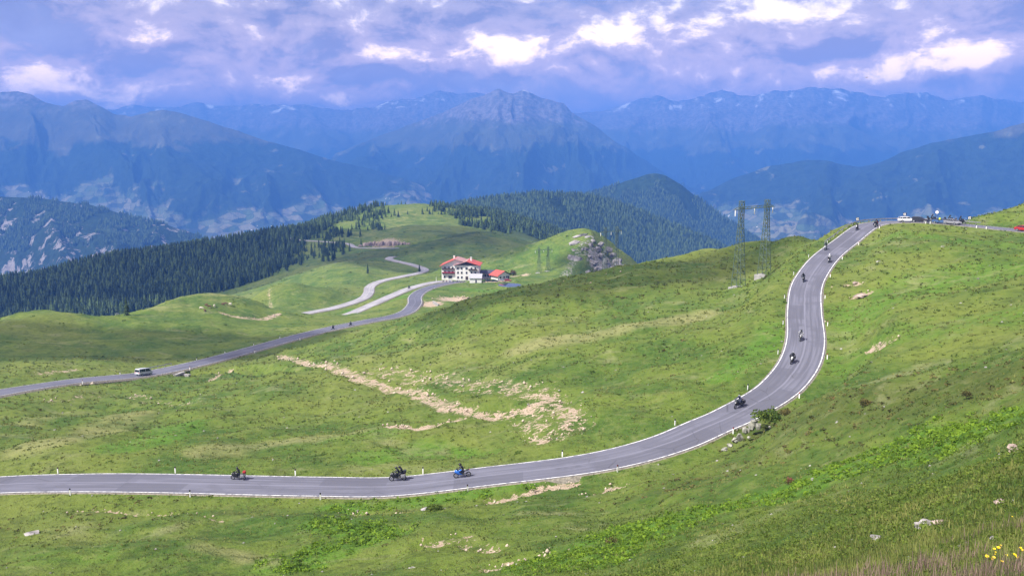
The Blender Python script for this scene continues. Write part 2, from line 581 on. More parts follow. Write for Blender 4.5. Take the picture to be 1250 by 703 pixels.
# ------------------------------------------------------------------ roads: centre lines from the photograph, heights from their gradients
def spline(P, step):
    """Catmull-Rom through 3D points, resampled every `step` metres"""
    P = np.asarray(P, float)
    Q = np.vstack([2 * P[0] - P[1], P, 2 * P[-1] - P[-2]])
    out = []
    for i in range(1, len(Q) - 2):
        p0, p1, p2, p3 = Q[i - 1], Q[i], Q[i + 1], Q[i + 2]
        t = np.linspace(0, 1, 40, endpoint=False)[:, None]
        out.append(0.5 * ((2 * p1) + (-p0 + p2) * t + (2 * p0 - 5 * p1 + 4 * p2 - p3) * t ** 2 + (-p0 + 3 * p1 - 3 * p2 + p3) * t ** 3))
    C = np.vstack(out + [Q[-2][None]])
    s = np.concatenate([[0], np.cumsum(np.linalg.norm(np.diff(C[:, :2], axis=0), axis=1))])
    u = np.arange(0, s[-1], step)
    C = np.stack([np.interp(u, s, C[:, k]) for k in range(3)], -1)
    for _ in range(3):                                   # soften the gradient changes
        z = C[:, 2].copy()
        z[1:-1] = (C[:-2, 2] + 2 * C[1:-1, 2] + C[2:, 2]) / 4
        C[:, 2] = z
    return C


def px(pts):
    return np.array([at(np.array(x), np.array(y), np.array(d)) for x, y, d in pts])


near_pts = px([(-260, 622, 110), (-120, 601, 114), (0, 591.3, 115), (100, 588.6, 113), (200, 589.3, 111.6), (300, 591.5, 110.2), (390, 593.2, 109), (482, 593.0, 108), (600, 580, 107.9), (700, 567.8, 107.8),
               (765, 555.5, 109), (820, 539.3, 111.5), (864, 520.5, 115.2), (897, 506, 118), (939.3, 482.5, 123.8), (961.5, 463, 129), (977, 440, 137), (983.5, 413.5, 147),
               (982, 380.75, 162), (983.5, 354, 176.5), (991.5, 335.25, 188), (1008.5, 313.55, 203), (1033.5, 293.85, 219)])
near_pts = np.vstack([near_pts, [(101, 233, -19.8), (109, 238.8, -19.2), (117.5, 238.5, -19.0), (123.5, 231.5, -18.95), (127.5, 220, -18.95), (131.5, 208, -19.0), (138, 195, -19.0), (150, 180, -18.9)]])
mid_pts = px([(-190, 520, 178), (-90, 495, 186), (0, 478.5, 200), (90, 465, 225), (175, 456.5, 247), (240, 443.5, 270), (300, 428, 300), (360, 411.5, 335), (405, 400.5, 365), (450, 391.5, 392), (480, 386, 412),
              (498, 379.5, 435), (506.5, 370, 460), (506.5, 363, 482), (513, 356, 508), (527, 350, 533), (547, 345.5, 556), (566, 343.2, 566)])
a_pts = px([(552, 342.7, 566), (530, 344.3, 562), (503, 351, 545), (480, 360, 525), (455, 371, 500), (424, 384, 478)])
a_pts = np.vstack([a_pts, [(-106, 455, -92.6), (-122, 452, -93.0)]])
b_pts = np.vstack([[(-122, 452, -93.0), (-131, 462, -93.2)], px([(372, 382.5, 490), (408, 375.5, 515), (441, 365, 550), (450, 357, 580), (452, 349.5, 612), (465, 343, 642), (490, 337.5, 670), (512, 332.8, 698),
            (518, 328.5, 722), (503, 323, 756), (481, 318, 790), (474.5, 315.5, 806), (480, 312.8, 825)])])
far_pts = px([(520, 304, 925), (500, 303, 925), (465, 302.7, 930), (435, 302, 938), (425, 297.5, 975), (400, 295.2, 1000), (367, 293, 1020), (352, 290.5, 1045)])
ROADS = {}
for nm, pts, hw, step in (('near', near_pts, 3.35, 0.8), ('mid', mid_pts, 3.9, 1.6), ('a', a_pts, 3.4, 2.0), ('b', b_pts, 3.6, 2.5), ('far', far_pts, 3.4, 4.0)):
    C = spline(pts, step)
    T = np.gradient(C[:, :2], axis=0)
    T /= np.linalg.norm(T, axis=1)[:, None]
    ROADS[nm] = dict(C=C, T=T, hw=hw, step=step)

# ------------------------------------------------------------------ terrain: heights fitted through points whose distance is known
CP = [  # photograph x, y and distance (m) along the view axis
    # foreground slope below the camera
    (1250, 520, 45), (1250, 600, 24), (1250, 660, 12), (1250, 703, 7.0), (1100, 703, 12), (1000, 703, 20), (900, 703, 30), (800, 703, 42), (700, 703, 54), (600, 703, 62), (400, 703, 70),
    (200, 703, 74), (0, 703, 78), (1100, 600, 40), (1000, 600, 60), (900, 600, 78), (800, 600, 92), (1000, 540, 85), (1100, 540, 65), (900, 550, 100), (700, 620, 90), (600, 640, 86), (400, 640, 92), (200, 640, 95), (0, 640, 97),
    (1180, 560, 45), (1180, 640, 22),
    # spur crest and the slope behind it
    (1250, 441, 72), (1180, 455, 78), (1103, 469, 87), (1021, 484, 101), (965, 500, 111),
    (1092, 277, 217), (1100, 277, 224), (1120, 278, 222), (1140, 279, 222), (1160, 280.5, 219), (1180, 282, 216), (1110, 275.5, 230), (1130, 276, 229), (1150, 276.5, 228), (1170, 278, 226), (1190, 279.5, 222), (1230, 284, 205), (1110, 277.5, 215), (1130, 279, 210), (1150, 281, 207), (1171, 283, 204), (1210, 286, 198), (1250, 287, 194), (1110, 284, 205), (1150, 290, 195), (1200, 295, 188), (1100, 350, 165), (1200, 350, 152), (1250, 350, 143), (1100, 420, 126), (1200, 420, 110), (1050, 450, 121), (1250, 430, 98), (1180, 446, 103), (1050, 390, 141), (1040, 330, 180),
    # hill right of the pass
    (1175, 275, 252), (1190, 271, 254), (1215, 264, 258), (1250, 256, 264), (1330, 243, 272),
    # plateau between the two roads
    (700, 450, 160), (700, 500, 130), (600, 450, 172), (500, 450, 190), (500, 520, 137), (600, 520, 133), (400, 450, 215), (400, 520, 145), (300, 480, 192), (300, 540, 133), (200, 480, 207), (200, 520, 160), (100, 500, 182), (100, 550, 131),
    (0, 540, 137), (0, 500, 178), (800, 450, 147), (800, 400, 180), (700, 400, 197), (900, 420, 152), (900, 450, 137), (930, 400, 160), (880, 380, 188), (800, 490, 129), (620, 550, 118), (400, 560, 119),
    (900, 355, 215), (931, 346, 222), (600, 410, 200), (520, 410, 235), (440, 420, 270),
    # its crest and the second crest behind
    (600, 372, 236), (560, 377, 248), (520, 383, 270), (480, 393, 300), (430, 404, 325), (660, 346, 262), (687, 340, 266), (728, 334, 266), (774, 331, 262), (834, 328, 258), (900, 325, 245), (940, 320, 245), (960, 325, 222), (900, 316, 275), (860, 320, 275), (985, 311, 235), (800, 322, 285),
    (804, 315.5, 300), (850, 309.5, 305), (905, 305.5, 300), (959, 303, 285), (981, 300.5, 270),
    # left hill beyond the middle road
    (100, 440, 267), (0, 450, 238), (50, 400, 335), (150, 400, 348), (250, 400, 352), (0, 395.5, 360), (51, 385.5, 372), (113, 389, 378), (164, 384, 402), (205, 371, 432), (300, 365.5, 462), (341, 345, 560), (420, 330, 680), (330, 390, 400), (380, 388, 430), (400, 391, 415), (420, 392, 420), (360, 386, 450), (395, 386, 455),
    # around the hotel
    (600, 345, 560), (570, 362, 500), (620, 350, 545), (560, 370, 470), (620, 335, 610), (580, 341, 580), (640, 335, 600), (660, 350, 480), (640, 362, 420),
    # ridge behind the hotel and the rocky peak
    (700, 281, 690), (660, 293, 690), (630, 302, 690), (600, 311, 700), (570, 320, 690), (650, 320, 640), (690, 310, 630), (722, 286, 655), (745, 288, 665), (700, 330, 590),
    # the hill with the spruces
    (515, 247, 1300), (490, 252, 1290), (460, 254, 1275), (400, 270, 1230), (300, 297, 1150), (200, 313, 1100), (100, 332, 1050), (0, 358, 1000), (-120, 385, 950), (560, 256, 1330), (545, 265, 1200), (580, 281, 950), (625, 294.5, 900), (540, 292, 890), (600, 300, 860),
    (100, 383, 760), (0, 398, 780), (200, 368, 790), (300, 352, 800), (300, 325, 950), (400, 300, 985), (400, 322, 810), (450, 285, 1080), (500, 275, 1100), (500, 290, 980), (450, 320, 760), (560, 310, 800), (520, 318, 770),
    (640, 272, 1400), (700, 292, 1330), (600, 262, 1420), (740, 310, 1280),
]
cp = np.array([at(np.array(float(x)), np.array(float(y)), np.array(float(d))) for x, y, d in CP])
AZ = math.radians
hid = []                                                    # ground that the photograph hides: behind crests and round the camera
for az, r, z in [(33, 3, -1.95), (15, 3, -2.3), (0, 3, -2.6), (-20, 3, -2.8), (-45, 3, -2.9), (45, 4, -1.7), (0, 10, -6.4), (0, 22, -13.2), (-20, 10, -7.0), (-20, 25, -15.5), (-40, 12, -8), (-40, 30, -18), (20, 8, -4.6), (45, 10, -3.2), (45, 30, -6),
                 (-50, 80, -38), (-50, 110, -42), (-50, 200, -56), (-50, 330, -70), (48, 60, -8), (48, 100, -10), (48, 150, -11), (48, 200, -13), (48, 270, -11), (42, 270, -13),
                 (24, 290, -40), (20, 290, -44), (33, 420, -80), (15, 380, -62), (5, 380, -68), (0, 360, -72), (-6, 330, -74), (24, 420, -120), (40, 420, -60), (48, 420, -40), (15, 520, -110), (28, 700, -260), (10, 480, -90),
                 (15, 800, -230), (40, 800, -220), (22, 1200, -380), (35, 1300, -400), (10, 780, -150), (6, 820, -120), (10, 1100, -230), (48, 1300, -350),
                 (-30, 450, -100), (-24, 480, -104), (-20, 520, -108), (-36, 520, -130), (-45, 500, -130), (-30, 600, -145), (-22, 640, -135), (-16, 640, -112), (-14, 720, -104),
                 (-40, 1300, -300), (-30, 1350, -290), (-22, 1400, -270), (-14, 1500, -230), (-6, 1650, -190), (0, 1750, -200), (6, 1700, -250), (-50, 900, -210),
                 (-2, 760, -98), (1, 760, -96), (3, 780, -96), (-1, 1050, -108), (2, 1060, -112)]:
    a = AZ(az)
    hid.append((r * math.sin(a), r * math.cos(a), z))
for az in range(-55, 56, 11):
    for r, z in ((2000, -420), (2800, -520)):
        a = AZ(az)
        hid.append((r * math.sin(a), r * math.cos(a), z))
rp = np.vstack([ROADS[k]['C'][::n] for k, n in (('near', 12), ('mid', 12), ('a', 10), ('b', 12), ('far', 12))])
CTRL = np.vstack([cp, np.array(hid), rp])
cr = np.hypot(CTRL[:, 0], CTRL[:, 1])
cu = np.stack([np.arctan2(CTRL[:, 0], CTRL[:, 1]), np.log(cr)], -1)
ce = CTRL[:, 2] / cr


def kern(d2):
    return 0.5 * d2 * np.log(d2 + 1e-12)


nC = len(cu)
Amat = np.zeros((nC + 3, nC + 3))
Amat[:nC, :nC] = kern(((cu[:, None] - cu[None]) ** 2).sum(-1)) + np.eye(nC) * 2e-4
Amat[:nC, nC] = 1
Amat[:nC, nC + 1:] = cu
Amat[nC:, :nC] = Amat[:nC, nC:].T
W = np.linalg.solve(Amat, np.concatenate([ce, np.zeros(3)]))


def smooth_height(X, Y):
    X, Y = np.asarray(X, float), np.asarray(Y, float)
    r = np.maximum(np.hypot(X, Y), 0.5)
    u = np.stack([np.arctan2(X, Y), np.log(r)], -1).reshape(-1, 2)
    out = np.empty(len(u))
    for i in range(0, len(u), 20000):
        b = u[i:i + 20000]
        d2 = (b[:, :1] - cu[None, :, 0]) ** 2 + (b[:, 1:] - cu[None, :, 1]) ** 2
        out[i:i + 20000] = kern(d2) @ W[:nC] + W[nC] + b @ W[nC + 1:]
    return out.reshape(X.shape) * r


def road_query(X, Y, nm, reach):
    """distance to a road's centre line, its height there and the signed offset"""
    R = ROADS[nm]
    C, T = R['C'], R['T']
    shp = X.shape
    X, Y = X.ravel(), Y.ravel()
    d = np.full(len(X), 1e9)
    zr = np.zeros(len(X))
    sg = np.zeros(len(X))
    near = np.where((X > C[:, 0].min() - reach) & (X < C[:, 0].max() + reach) & (Y > C[:, 1].min() - reach) & (Y < C[:, 1].max() + reach))[0]
    for i in range(0, len(near), 12000):
        k = near[i:i + 12000]
        d2 = (X[k, None] - C[None, :, 0]) ** 2 + (Y[k, None] - C[None, :, 1]) ** 2
        j = d2.argmin(1)
        dx, dy = X[k] - C[j, 0], Y[k] - C[j, 1]
        t = dx * T[j, 0] + dy * T[j, 1]
        off = dx * T[j, 1] - dy * T[j, 0]                   # right-hand side positive
        inside = (j > 0) & (j < len(C) - 1)
        dd = np.where(inside, np.abs(off), np.hypot(dx, dy))
        jn = np.clip(j + np.sign(t).astype(int), 0, len(C) - 1)
        f = np.clip(np.abs(t) / R['step'], 0, 1)
        d[k] = dd
        sg[k] = off
        zr[k] = C[j, 2] * (1 - f) + C[jn, 2] * f
    return d.reshape(shp), zr.reshape(shp), sg.reshape(shp)


def poly_mask(X, Y, pts, width):
    """1 on a polyline lying on the ground, fading to 0 at `width`"""
    d = np.full(X.shape, 1e9)
    for (x0, y0), (x1, y1) in zip(pts[:-1], pts[1:]):
        dx, dy = x1 - x0, y1 - y0
        t = np.clip(((X - x0) * dx + (Y - y0) * dy) / (dx * dx + dy * dy + 1e-9), 0, 1)
        d = np.minimum(d, np.hypot(X - x0 - t * dx, Y - y0 - t * dy))
    return 1 - sstep(d, 0.15 * width, width)


_R = ROADS['mid']
_u, _v, _ = project(_R['C'])
_j = int(((_u - 204) ** 2 + (_v - 455) ** 2).argmin())
_n = np.array([_R['T'][_j, 1], -_R['T'][_j, 0]])
_t = _R['T'][_j]
GULLY = [tuple(_R['C'][_j, :2] + _n * a + _t * b) for a, b in ((3, 0), (9, 0.5), (17, 4), (27, 5), (36, 0), (46, -8), (60, -14))]


PK_A = at(np.array(712.0), np.array(287.0), np.array(640.0))      # arete of the rocky peak: summit and foot
PK_B = at(np.array(688.0), np.array(332.0), np.array(575.0))
PK_L = float(np.hypot(*(PK_B - PK_A)[:2]))
PK_E = (PK_B - PK_A)[:2] / PK_L


def height(X, Y, detail=True):
    X, Y = np.asarray(X, float), np.asarray(Y, float)
    r = np.hypot(X, Y)
    z = smooth_height(X, Y)
    k = np.clip(r / 60, 0.12, 1)
    far = np.clip(r / 400, 0.0, 2.5)
    z = z + 1.25 * k * pn(X / 34, Y / 34, 1) * np.clip(r / 90, 0.3, 1) + far * 1.6 * pn(X / 95, Y / 95, 2)
    if detail:
        z = z + k * (0.80 * pn(X / 11, Y / 11, 3) + 0.32 * pn(X / 4.3, Y / 4.3, 4)) + 0.6 * k * (0.11 * pn(X / 1.7, Y / 1.7, 5))
        # terracettes trodden along the slopes and small hummocks
        z = z + k * 0.30 * (np.abs(pn(X / 8.0, Y / 2.8, 8)) - 0.3)
    # steep face cut into the right side of the rocky peak
    t = (X - PK_A[0]) * PK_E[0] + (Y - PK_A[1]) * PK_E[1]
    dr = (X - PK_A[0]) * PK_E[1] * -1 + (Y - PK_A[1]) * PK_E[0]
    dr = dr + 2.2 * pn(X / 9, Y / 9, 21) * (1 if detail else 0)
    zl = PK_A[2] + (PK_B[2] - PK_A[2]) * np.clip(t / PK_L, -0.08, 1.3)
    m = (dr > 0) & (dr < 150) & (t > -150) & (t < 120)
    z = np.where(m, np.minimum(z, zl - 0.95 * dr + (1.1 * pn(X / 5, Y / 5, 22) if detail else 0.0)), z)
    for nm, base in (('near', 2.1), ('mid', 2.6), ('a', 3.5), ('b', 5.0), ('far', 5.0)):
        hw = ROADS[nm]['hw']
        d, zr, sg = road_query(X, Y, nm, 40)
        w = 1 - sstep(d, hw + base, hw + base + (9 if nm == 'near' else 12))
        z = z * (1 - w) + (zr - (0.16 if nm == 'near' else 0.45)) * w
    d, zr, sg = road_query(X, Y, 'mid', 60)
    hw = ROADS['mid']['hw']
    gm = poly_mask(X, Y, GULLY, 6.5) * sstep(sg, hw + 0.9, hw + 2.2)
    return z - 3.3 * gm


def ground(pts, rmin=4.0, rmax=1900.0, n=900, detail=True):
    """first terrain hit of the view rays through photograph pixels"""
    pts = np.asarray(pts, float)
    R = ray(pts[:, 0], pts[:, 1])
    t = np.exp(np.linspace(math.log(rmin), math.log(rmax), n))
    res = np.zeros((len(pts), 3))
    for i in range(0, len(pts), 60):
        rr = R[i:i + 60]
        Q = rr[:, None] * t[None, :, None]
        g = Q[..., 2] - smooth_height(Q[..., 0], Q[..., 1])
        hit = np.argmax(g < 0, axis=1)
        hit = np.where((g < 0).any(1), hit, n - 1)
        hit = np.maximum(hit, 1)
        q = np.arange(len(rr))
        lo, hi = t[hit - 1] * 0.985, t[hit] * 1.015
        for _ in range(24):
            m_ = (lo + hi) / 2
            P = rr * m_[:, None]
            below = P[:, 2] < height(P[:, 0], P[:, 1], detail)
            hi = np.where(below, m_, hi)
            lo = np.where(below, lo, m_)
        res[i:i + 60] = rr * ((lo + hi) / 2)[:, None]
    return res


def blob_mask(X, Y, c, rx, ry=None, rot=0.0):
    ry = ry or rx
    dx, dy = X - c[0], Y - c[1]
    a = dx * math.cos(rot) + dy * math.sin(rot)
    b = -dx * math.sin(rot) + dy * math.cos(rot)
    return 1 - sstep(np.hypot(a / rx, b / ry), 0.25, 1.0)


NA, NR = 700, 900
azs = np.radians(np.linspace(-56, 56, NA))
rs = np.exp(np.linspace(math.log(1.3), math.log(2700), NR))
GXX = (rs[:, None] * np.sin(azs)[None]).ravel()
GYY = (rs[:, None] * np.cos(azs)[None]).ravel()
GZZ = height(GXX, GYY)
GR = np.hypot(GXX, GYY)
terrain_me = mesh_np('hillside', np.stack([GXX, GYY, GZZ], -1), grid_faces(NR, NA)[:, ::-1])

soil = np.zeros_like(GXX)
straw = np.zeros_like(GXX)
lush = np.zeros_like(GXX)
rockm = np.zeros_like(GXX)
shrub = np.zeros_like(GXX)
wood = np.zeros_like(GXX)
G = lambda pts: ground(pts, detail=False)
P2 = lambda pts: [(p[0], p[1]) for p in G(pts)]
for pts, w, amp in (([(345, 434), (395, 447), (440, 462), (490, 474), (530, 485), (550, 497), (590, 505), (640, 500), (665, 489), (672, 482)], 4.2, 0.70),
                    ([(455, 452), (500, 458), (560, 466), (600, 470), (650, 480)], 9.0, 0.50),
                    ([(665, 482), (690, 500), (700, 520)], 6.0, 0.58), ([(640, 500), (655, 520), (670, 535)], 6.0, 0.55),
                    ([(475, 520), (515, 521), (560, 512)], 2.2, 0.8),
                    ([(604, 608), (660, 594), (700, 588)], 2.4, 0.75), ([(716, 603), (752, 592)], 2.4, 0.75),
                    ([(236, 470), (262, 460), (282, 450)], 2.0, 0.7), ([(160, 485), (235, 493)], 5.0, 0.42), ([(60, 487), (130, 482)], 5, 0.45),
                    ([(50, 455), (90, 450)], 5.0, 0.55), ([(270, 382), (300, 388), (325, 388), (340, 383)], 4.0, 0.85),
                    ([(95, 470), (160, 463)], 2.5, 0.5), ([(330, 375), (328, 352)], 3.0, 0.6),
                    ([(610, 690), (690, 680)], 3.0, 0.55), ([(600, 670), (560, 655), (520, 668)], 3.0, 0.5), ([(90, 624), (120, 622), (230, 628), (270, 632)], 1.6, 0.6),
                    ([(420, 620), (470, 626), (530, 622)], 1.5, 0.5), ([(1000, 410), (1000, 370), (1015, 345)], 1.6, 0.35), ([(1060, 355), (1045, 358)], 2.5, 0.8), ([(1035, 340), (1050, 343)], 2.0, 0.75), ([(1065, 418), (1090, 416)], 2, 0.7),
                    ([(670, 347), (720, 336), (780, 331), (835, 328)], 1.6, 0.6), ([(720, 345), (690, 349)], 3, 0.3)):
    soil = np.maximum(soil, amp * poly_mask(GXX, GYY, P2(pts), w))
for (x, y, dd, rx, ry, rot, amp) in ((562, 368, 485, 24, 20, 0.0, 0.95), (527, 373, 462, 12, 18, 0, 0.95), (633, 331, 606, 15, 14, 0, 0.9), (606, 340, 560, 20, 9, 0, 0.85), (470, 297, 960, 34, 40, 0, 0.8)):
    c = at(np.array(float(x)), np.array(float(y)), np.array(float(dd)))
    soil = np.maximum(soil, amp * blob_mask(GXX, GYY, c, rx, ry, rot))
for pts, w, amp in (([(640, 425), (720, 410), (800, 395), (860, 385)], 12, 0.8), ([(250, 555), (330, 540), (420, 530)], 8, 0.7), ([(40, 545), (120, 530), (160, 505)], 12, 0.65), ([(10, 520), (100, 505)], 10, 0.6),
                    ([(620, 450), (520, 430), (440, 440)], 20, 0.45), ([(150, 385), (210, 375), (330, 372)], 30, 0.5), ([(240, 670), (290, 680), (330, 690)], 4, 0.7), ([(580, 380), (620, 365), (660, 372)], 14, 0.35),
                    ([(1130, 395), (1200, 405), (1250, 412)], 8, 0.3), ([(1020, 320), (1060, 330), (1120, 345)], 12, 0.3), ([(500, 260), (470, 280), (430, 290)], 60, 0.5), ([(0, 640), (150, 650)], 8, 0.35)):
    straw = np.maximum(straw, amp * poly_mask(GXX, GYY, P2(pts), w))
for pts, w, amp in (([(150, 545), (200, 535), (225, 520)], 9, 0.9), ([(450, 560), (520, 545), (580, 555)], 9, 0.7), ([(400, 535), (470, 530)], 8, 0.6), ([(700, 690), (800, 650), (900, 620), (1000, 585), (1100, 545), (1200, 525)], 8.5, 0.95), ([(400, 640), (470, 650), (350, 690)], 6, 0.8),
                    ([(0, 690), (120, 680)], 8, 0.5), ([(880, 460), (930, 430), (945, 400)], 7, 0.7), ([(400, 620), (560, 605), (640, 590)], 4, 0.7), ([(430, 380), (480, 366), (520, 355)], 12, 0.9), ([(650, 310), (690, 300), (640, 330)], 45, 0.45), ([(1080, 285), (1150, 290), (1250, 300)], 10, 0.6),
                    ([(1050, 380), (1150, 340), (1230, 330)], 26, 0.62), ([(1040, 430), (1120, 410), (1240, 385)], 22, 0.55), ([(600, 355), (560, 352)], 14, 0.8)):
    lush = np.maximum(lush, amp * poly_mask(GXX, GYY, P2(pts), w))
for pts, w, amp in (([(930, 505), (1000, 500), (1080, 490), (1180, 470), (1250, 455)], 13, 0.75), ([(830, 600), (900, 570), (960, 545)], 12, 0.6), ([(700, 375), (800, 350), (900, 335)], 22, 0.45), ([(30, 640), (160, 625)], 10, 0.4), ([(1100, 690), (1250, 640)], 5, 0.7)):
    shrub = np.maximum(shrub, amp * poly_mask(GXX, GYY, P2(pts), w))
shrub = np.maximum(shrub, 0.9 * blob_mask(GXX, GYY, PK_A + np.array([18, -22, 0]), 34, 55))
lush = np.clip(lush + 0.35 * sstep(GR, 60, 20), 0, 1)
# forest floor on the hill with the spruces
gx, gy, gd = project(np.stack([GXX, GYY, GZZ], -1))
FOREST_EDGE = np.array([(-200, 392), (0, 396), (60, 388), (120, 388), (200, 372), (280, 352), (330, 336), (352, 318), (372, 300), (380, 285), (400, 278), (440, 262), (480, 252), (520, 246)], float)
front = np.interp(gx, FOREST_EDGE[:, 0], FOREST_EDGE[:, 1], right=0)
wood = sstep(GR, 560, 640) * (1 - sstep(gy, front - 6, front + 4)) * (gx < 430)
wood = np.maximum(wood, sstep(GR, 1000, 1150) * sstep(gx, 585, 615))
wood = np.maximum(wood, sstep(GR, 1500, 1700))
wood = np.maximum(wood, 0.8 * sstep(GR, 420, 700) * sstep(gx, 790, 830))
rockm = np.maximum(0.50 * poly_mask(GXX, GYY, [tuple(PK_A[:2]), tuple(PK_B[:2])], 12), 0.62 * blob_mask(GXX, GYY, PK_A + np.array([16, -22, 0]), 34, 46))
lush = lush * (1 - 0.8 * blob_mask(GXX, GYY, PK_A + np.array([16, -20, 0]), 30, 50))
for a_n, a_v in (('soil', soil), ('straw', straw), ('lush', lush), ('shrub', shrub), ('wood', wood), ('rock', rockm)):
    attr(terrain_me, a_n, a_v)
GZZ = GZZ - 0.45 * sstep(soil, 0.22, 0.5) * sstep(GR, 40, 70)          # the turf is cut through where the earth is bare
terrain_me.vertices.foreach_set('co', np.stack([GXX, GYY, GZZ], -1).astype(np.float32).ravel())
terrain_me.update()
link('hillside', terrain_me, M_GROUND, kind='structure')


def ribbon(name, nm, offs, dz, material, parent=None, s0=None, s1=None, **props):
    R = ROADS[nm]
    C, T = R['C'], R['T']
    i0 = 0 if s0 is None else s0
    i1 = len(C) if s1 is None else s1
    C, T = C[i0:i1], T[i0:i1]
    nrm = np.stack([T[:, 1], -T[:, 0]], -1)
    V = []
    for o, z in zip(offs, dz):
        V.append(np.concatenate([C[:, :2] + nrm * o, (C[:, 2] + z)[:, None]], 1))
    V = np.stack(V, 1)
    me = mesh_np(name, V.reshape(-1, 3), grid_faces(len(C), len(offs)))
    attr(me, 'across', np.tile(np.array(offs, float), len(C)))
    attr(me, 'along', np.repeat(np.arange(len(C)) * R['step'], len(offs)))
    return link(name, me, material, parent, **props)


for nm, name in (('near', 'road'), ('mid', 'road'), ('a', 'road'), ('b', 'road'), ('far', 'road')):
    hw = ROADS[nm]['hw']
    lift = {'near': 0.0, 'mid': 0.0, 'a': 0.012, 'b': 0.024, 'far': 0.0}[nm]
    ribbon('road_shoulder', nm, (-hw - 0.75, -hw - 0.12, -hw + 0.1, hw - 0.1, hw + 0.12, hw + 0.75), (-0.6, -0.06, -0.03, -0.03, -0.06, -0.6), M_GRAVEL, kind='structure')
    rd = ribbon(name, nm, (-hw, -hw * 0.5, 0, hw * 0.5, hw), (-0.005 + lift, 0.02 + lift, 0.03 + lift, 0.02 + lift, -0.005 + lift), M_ASPHALT if nm in ('near', 'mid') else M_ASPHALT_OLD, kind='structure')
    if nm in ('near', 'mid'):
        for sgn in (-1, 1):
            e = sorted((sgn * (hw - 0.12), sgn * (hw - 0.26)))
            zz_ = [-0.005 + 0.025 * (1 - (abs(q) - hw * .5) / (hw * .5)) + 0.012 for q in e]
            ribbon('edge_line', nm, e, zz_, M_LINE, rd)


# ------------------------------------------------------------------ far ranges: crest lines at their distances, falling to the valley in front and behind
def ridge(name, crest, foot, wf, wb, amp, material, seed, nu=260, nv=70, jag=0.0, spur=1.0, conc=0.85, lam=None):
    P = px(crest)
    s = np.concatenate([[0], np.cumsum(np.linalg.norm(np.diff(P, axis=0), axis=1))])
    u = np.linspace(0, s[-1], nu)
    C = np.stack([np.interp(u, s, P[:, k]) for k in range(3)], -1)
    ker = np.array([1, 2, 1]) / 4.0
    C[1:-1, 2] = (C[:-2, 2] + 2 * C[1:-1, 2] + C[2:, 2]) / 4
    L = s[-1]
    lam = lam or wf / 2.2
    C[:, 2] += jag * fbm(u / (lam * 0.35), u * 0 + seed, 4, seed)
    rr = np.linalg.norm(C[:, :2], axis=1)[:, None]
    dirn = -C[:, :2] / rr
    tv = np.concatenate([-np.linspace(1, 0, nv // 3, endpoint=False), np.linspace(0, 1, nv)])
    V = np.zeros((nu, len(tv), 3))
    for j, t in enumerate(tv):
        w = wf if t >= 0 else wb
        a = abs(t)
        wob = 1 + 0.25 * pn(u / lam * 0.7, u * 0 + seed * 2.0 + (5 if t < 0 else 0), seed)
        xy = C[:, :2] + dirn * (w * a * wob * (1 if t >= 0 else -1))[:, None]
        z = C[:, 2] + (foot - C[:, 2]) * (a ** conc)
        env = (math.sin(math.pi * min(1, a * 1.02)) ** 0.7) if 0 < a < 0.98 else 0.0
        tt = a * w / lam
        n = ridged(u / lam + 0.25 * pn(u / lam * 2, np.full(nu, tt), seed + 3), np.full(nu, tt * 0.42) + seed * 3.1, 6, seed)
        z = z + amp * env * spur * n + amp * 0.15 * env * fbm(u / lam * 6, np.full(nu, tt * 6), 3, seed + 9)
        V[:, j, 0:2] = xy
        V[:, j, 2] = z
    me = mesh_np(name, V.reshape(-1, 3), grid_faces(nu, len(tv))[:, ::-1])
    o = link(name, me, material, kind='structure')
    return o, V, tv


VAL = -620.0
M_FAR = mountain_material('far_range', 60, 330, -420, clear=0.60, snow=560)
M_LEFT = mountain_material('left_range', 95, 420, -285, meadow=(0.095, 0.09, 0.042), clear=0.61)
M_RIGHT = mountain_material('right_range', 130, 600, -330, meadow=(0.09, 0.085, 0.04), clear=0.60)
M_WOODED = mountain_material('wooded_spur', 500, 900, -900, clear=0.66, fields=False, rough_scale=2.5, forest=(0.016, 0.028, 0.012))
M_GREENPEAK = mountain_material('green_spur', -20, 600, -900, meadow=(0.085, 0.12, 0.03), clear=0.60, fields=False, rough_scale=2.5, forest=(0.020, 0.036, 0.014))
M_SCREE = mountain_material('scree_spur', 500, 900, -900, clear=0.70, fields=False, rough_scale=2.5, scree=0.8)
M_VALLEY = mountain_material('valley_fields', 900, 2000, 5000, fields=True)

ridge('far_mountain', [(-200, 128, 12240), (0, 135, 12240), (130, 131, 11880), (150, 128, 11880), (200, 131, 11880), (240, 128, 11880), (300, 127, 11880), (345, 128, 11520), (400, 130, 11520), (430, 137, 11520), (470, 126, 11160), (540, 113, 11160), (600, 118, 11160), (680, 132, 11520), (720, 138, 11520), (760, 128, 11520), (800, 120, 11520), (850, 128, 11880), (900, 140, 11880)], VAL, 3600, 3000, 240, M_FAR, 3, nu=360, jag=60)
ridge('far_mountain', [(690, 200, 11165), (730, 160, 11165), (770, 142, 11165), (810, 124, 10780), (830, 126, 10780), (856, 118, 10780), (880, 109, 10780), (900, 118, 10626), (925, 121, 10472), (950, 108, 10395), (980, 104, 10395), (1010, 106, 10395), (1035, 109, 10395), (1060, 116, 10626), (1100, 116, 10626), (1130, 112, 10780), (1160, 121, 10780), (1200, 120, 10780), (1250, 124, 11165), (1350, 130, 11165), (1500, 126, 11165)], VAL, 3600, 3000, 260, M_FAR, 8, nu=420, jag=55)
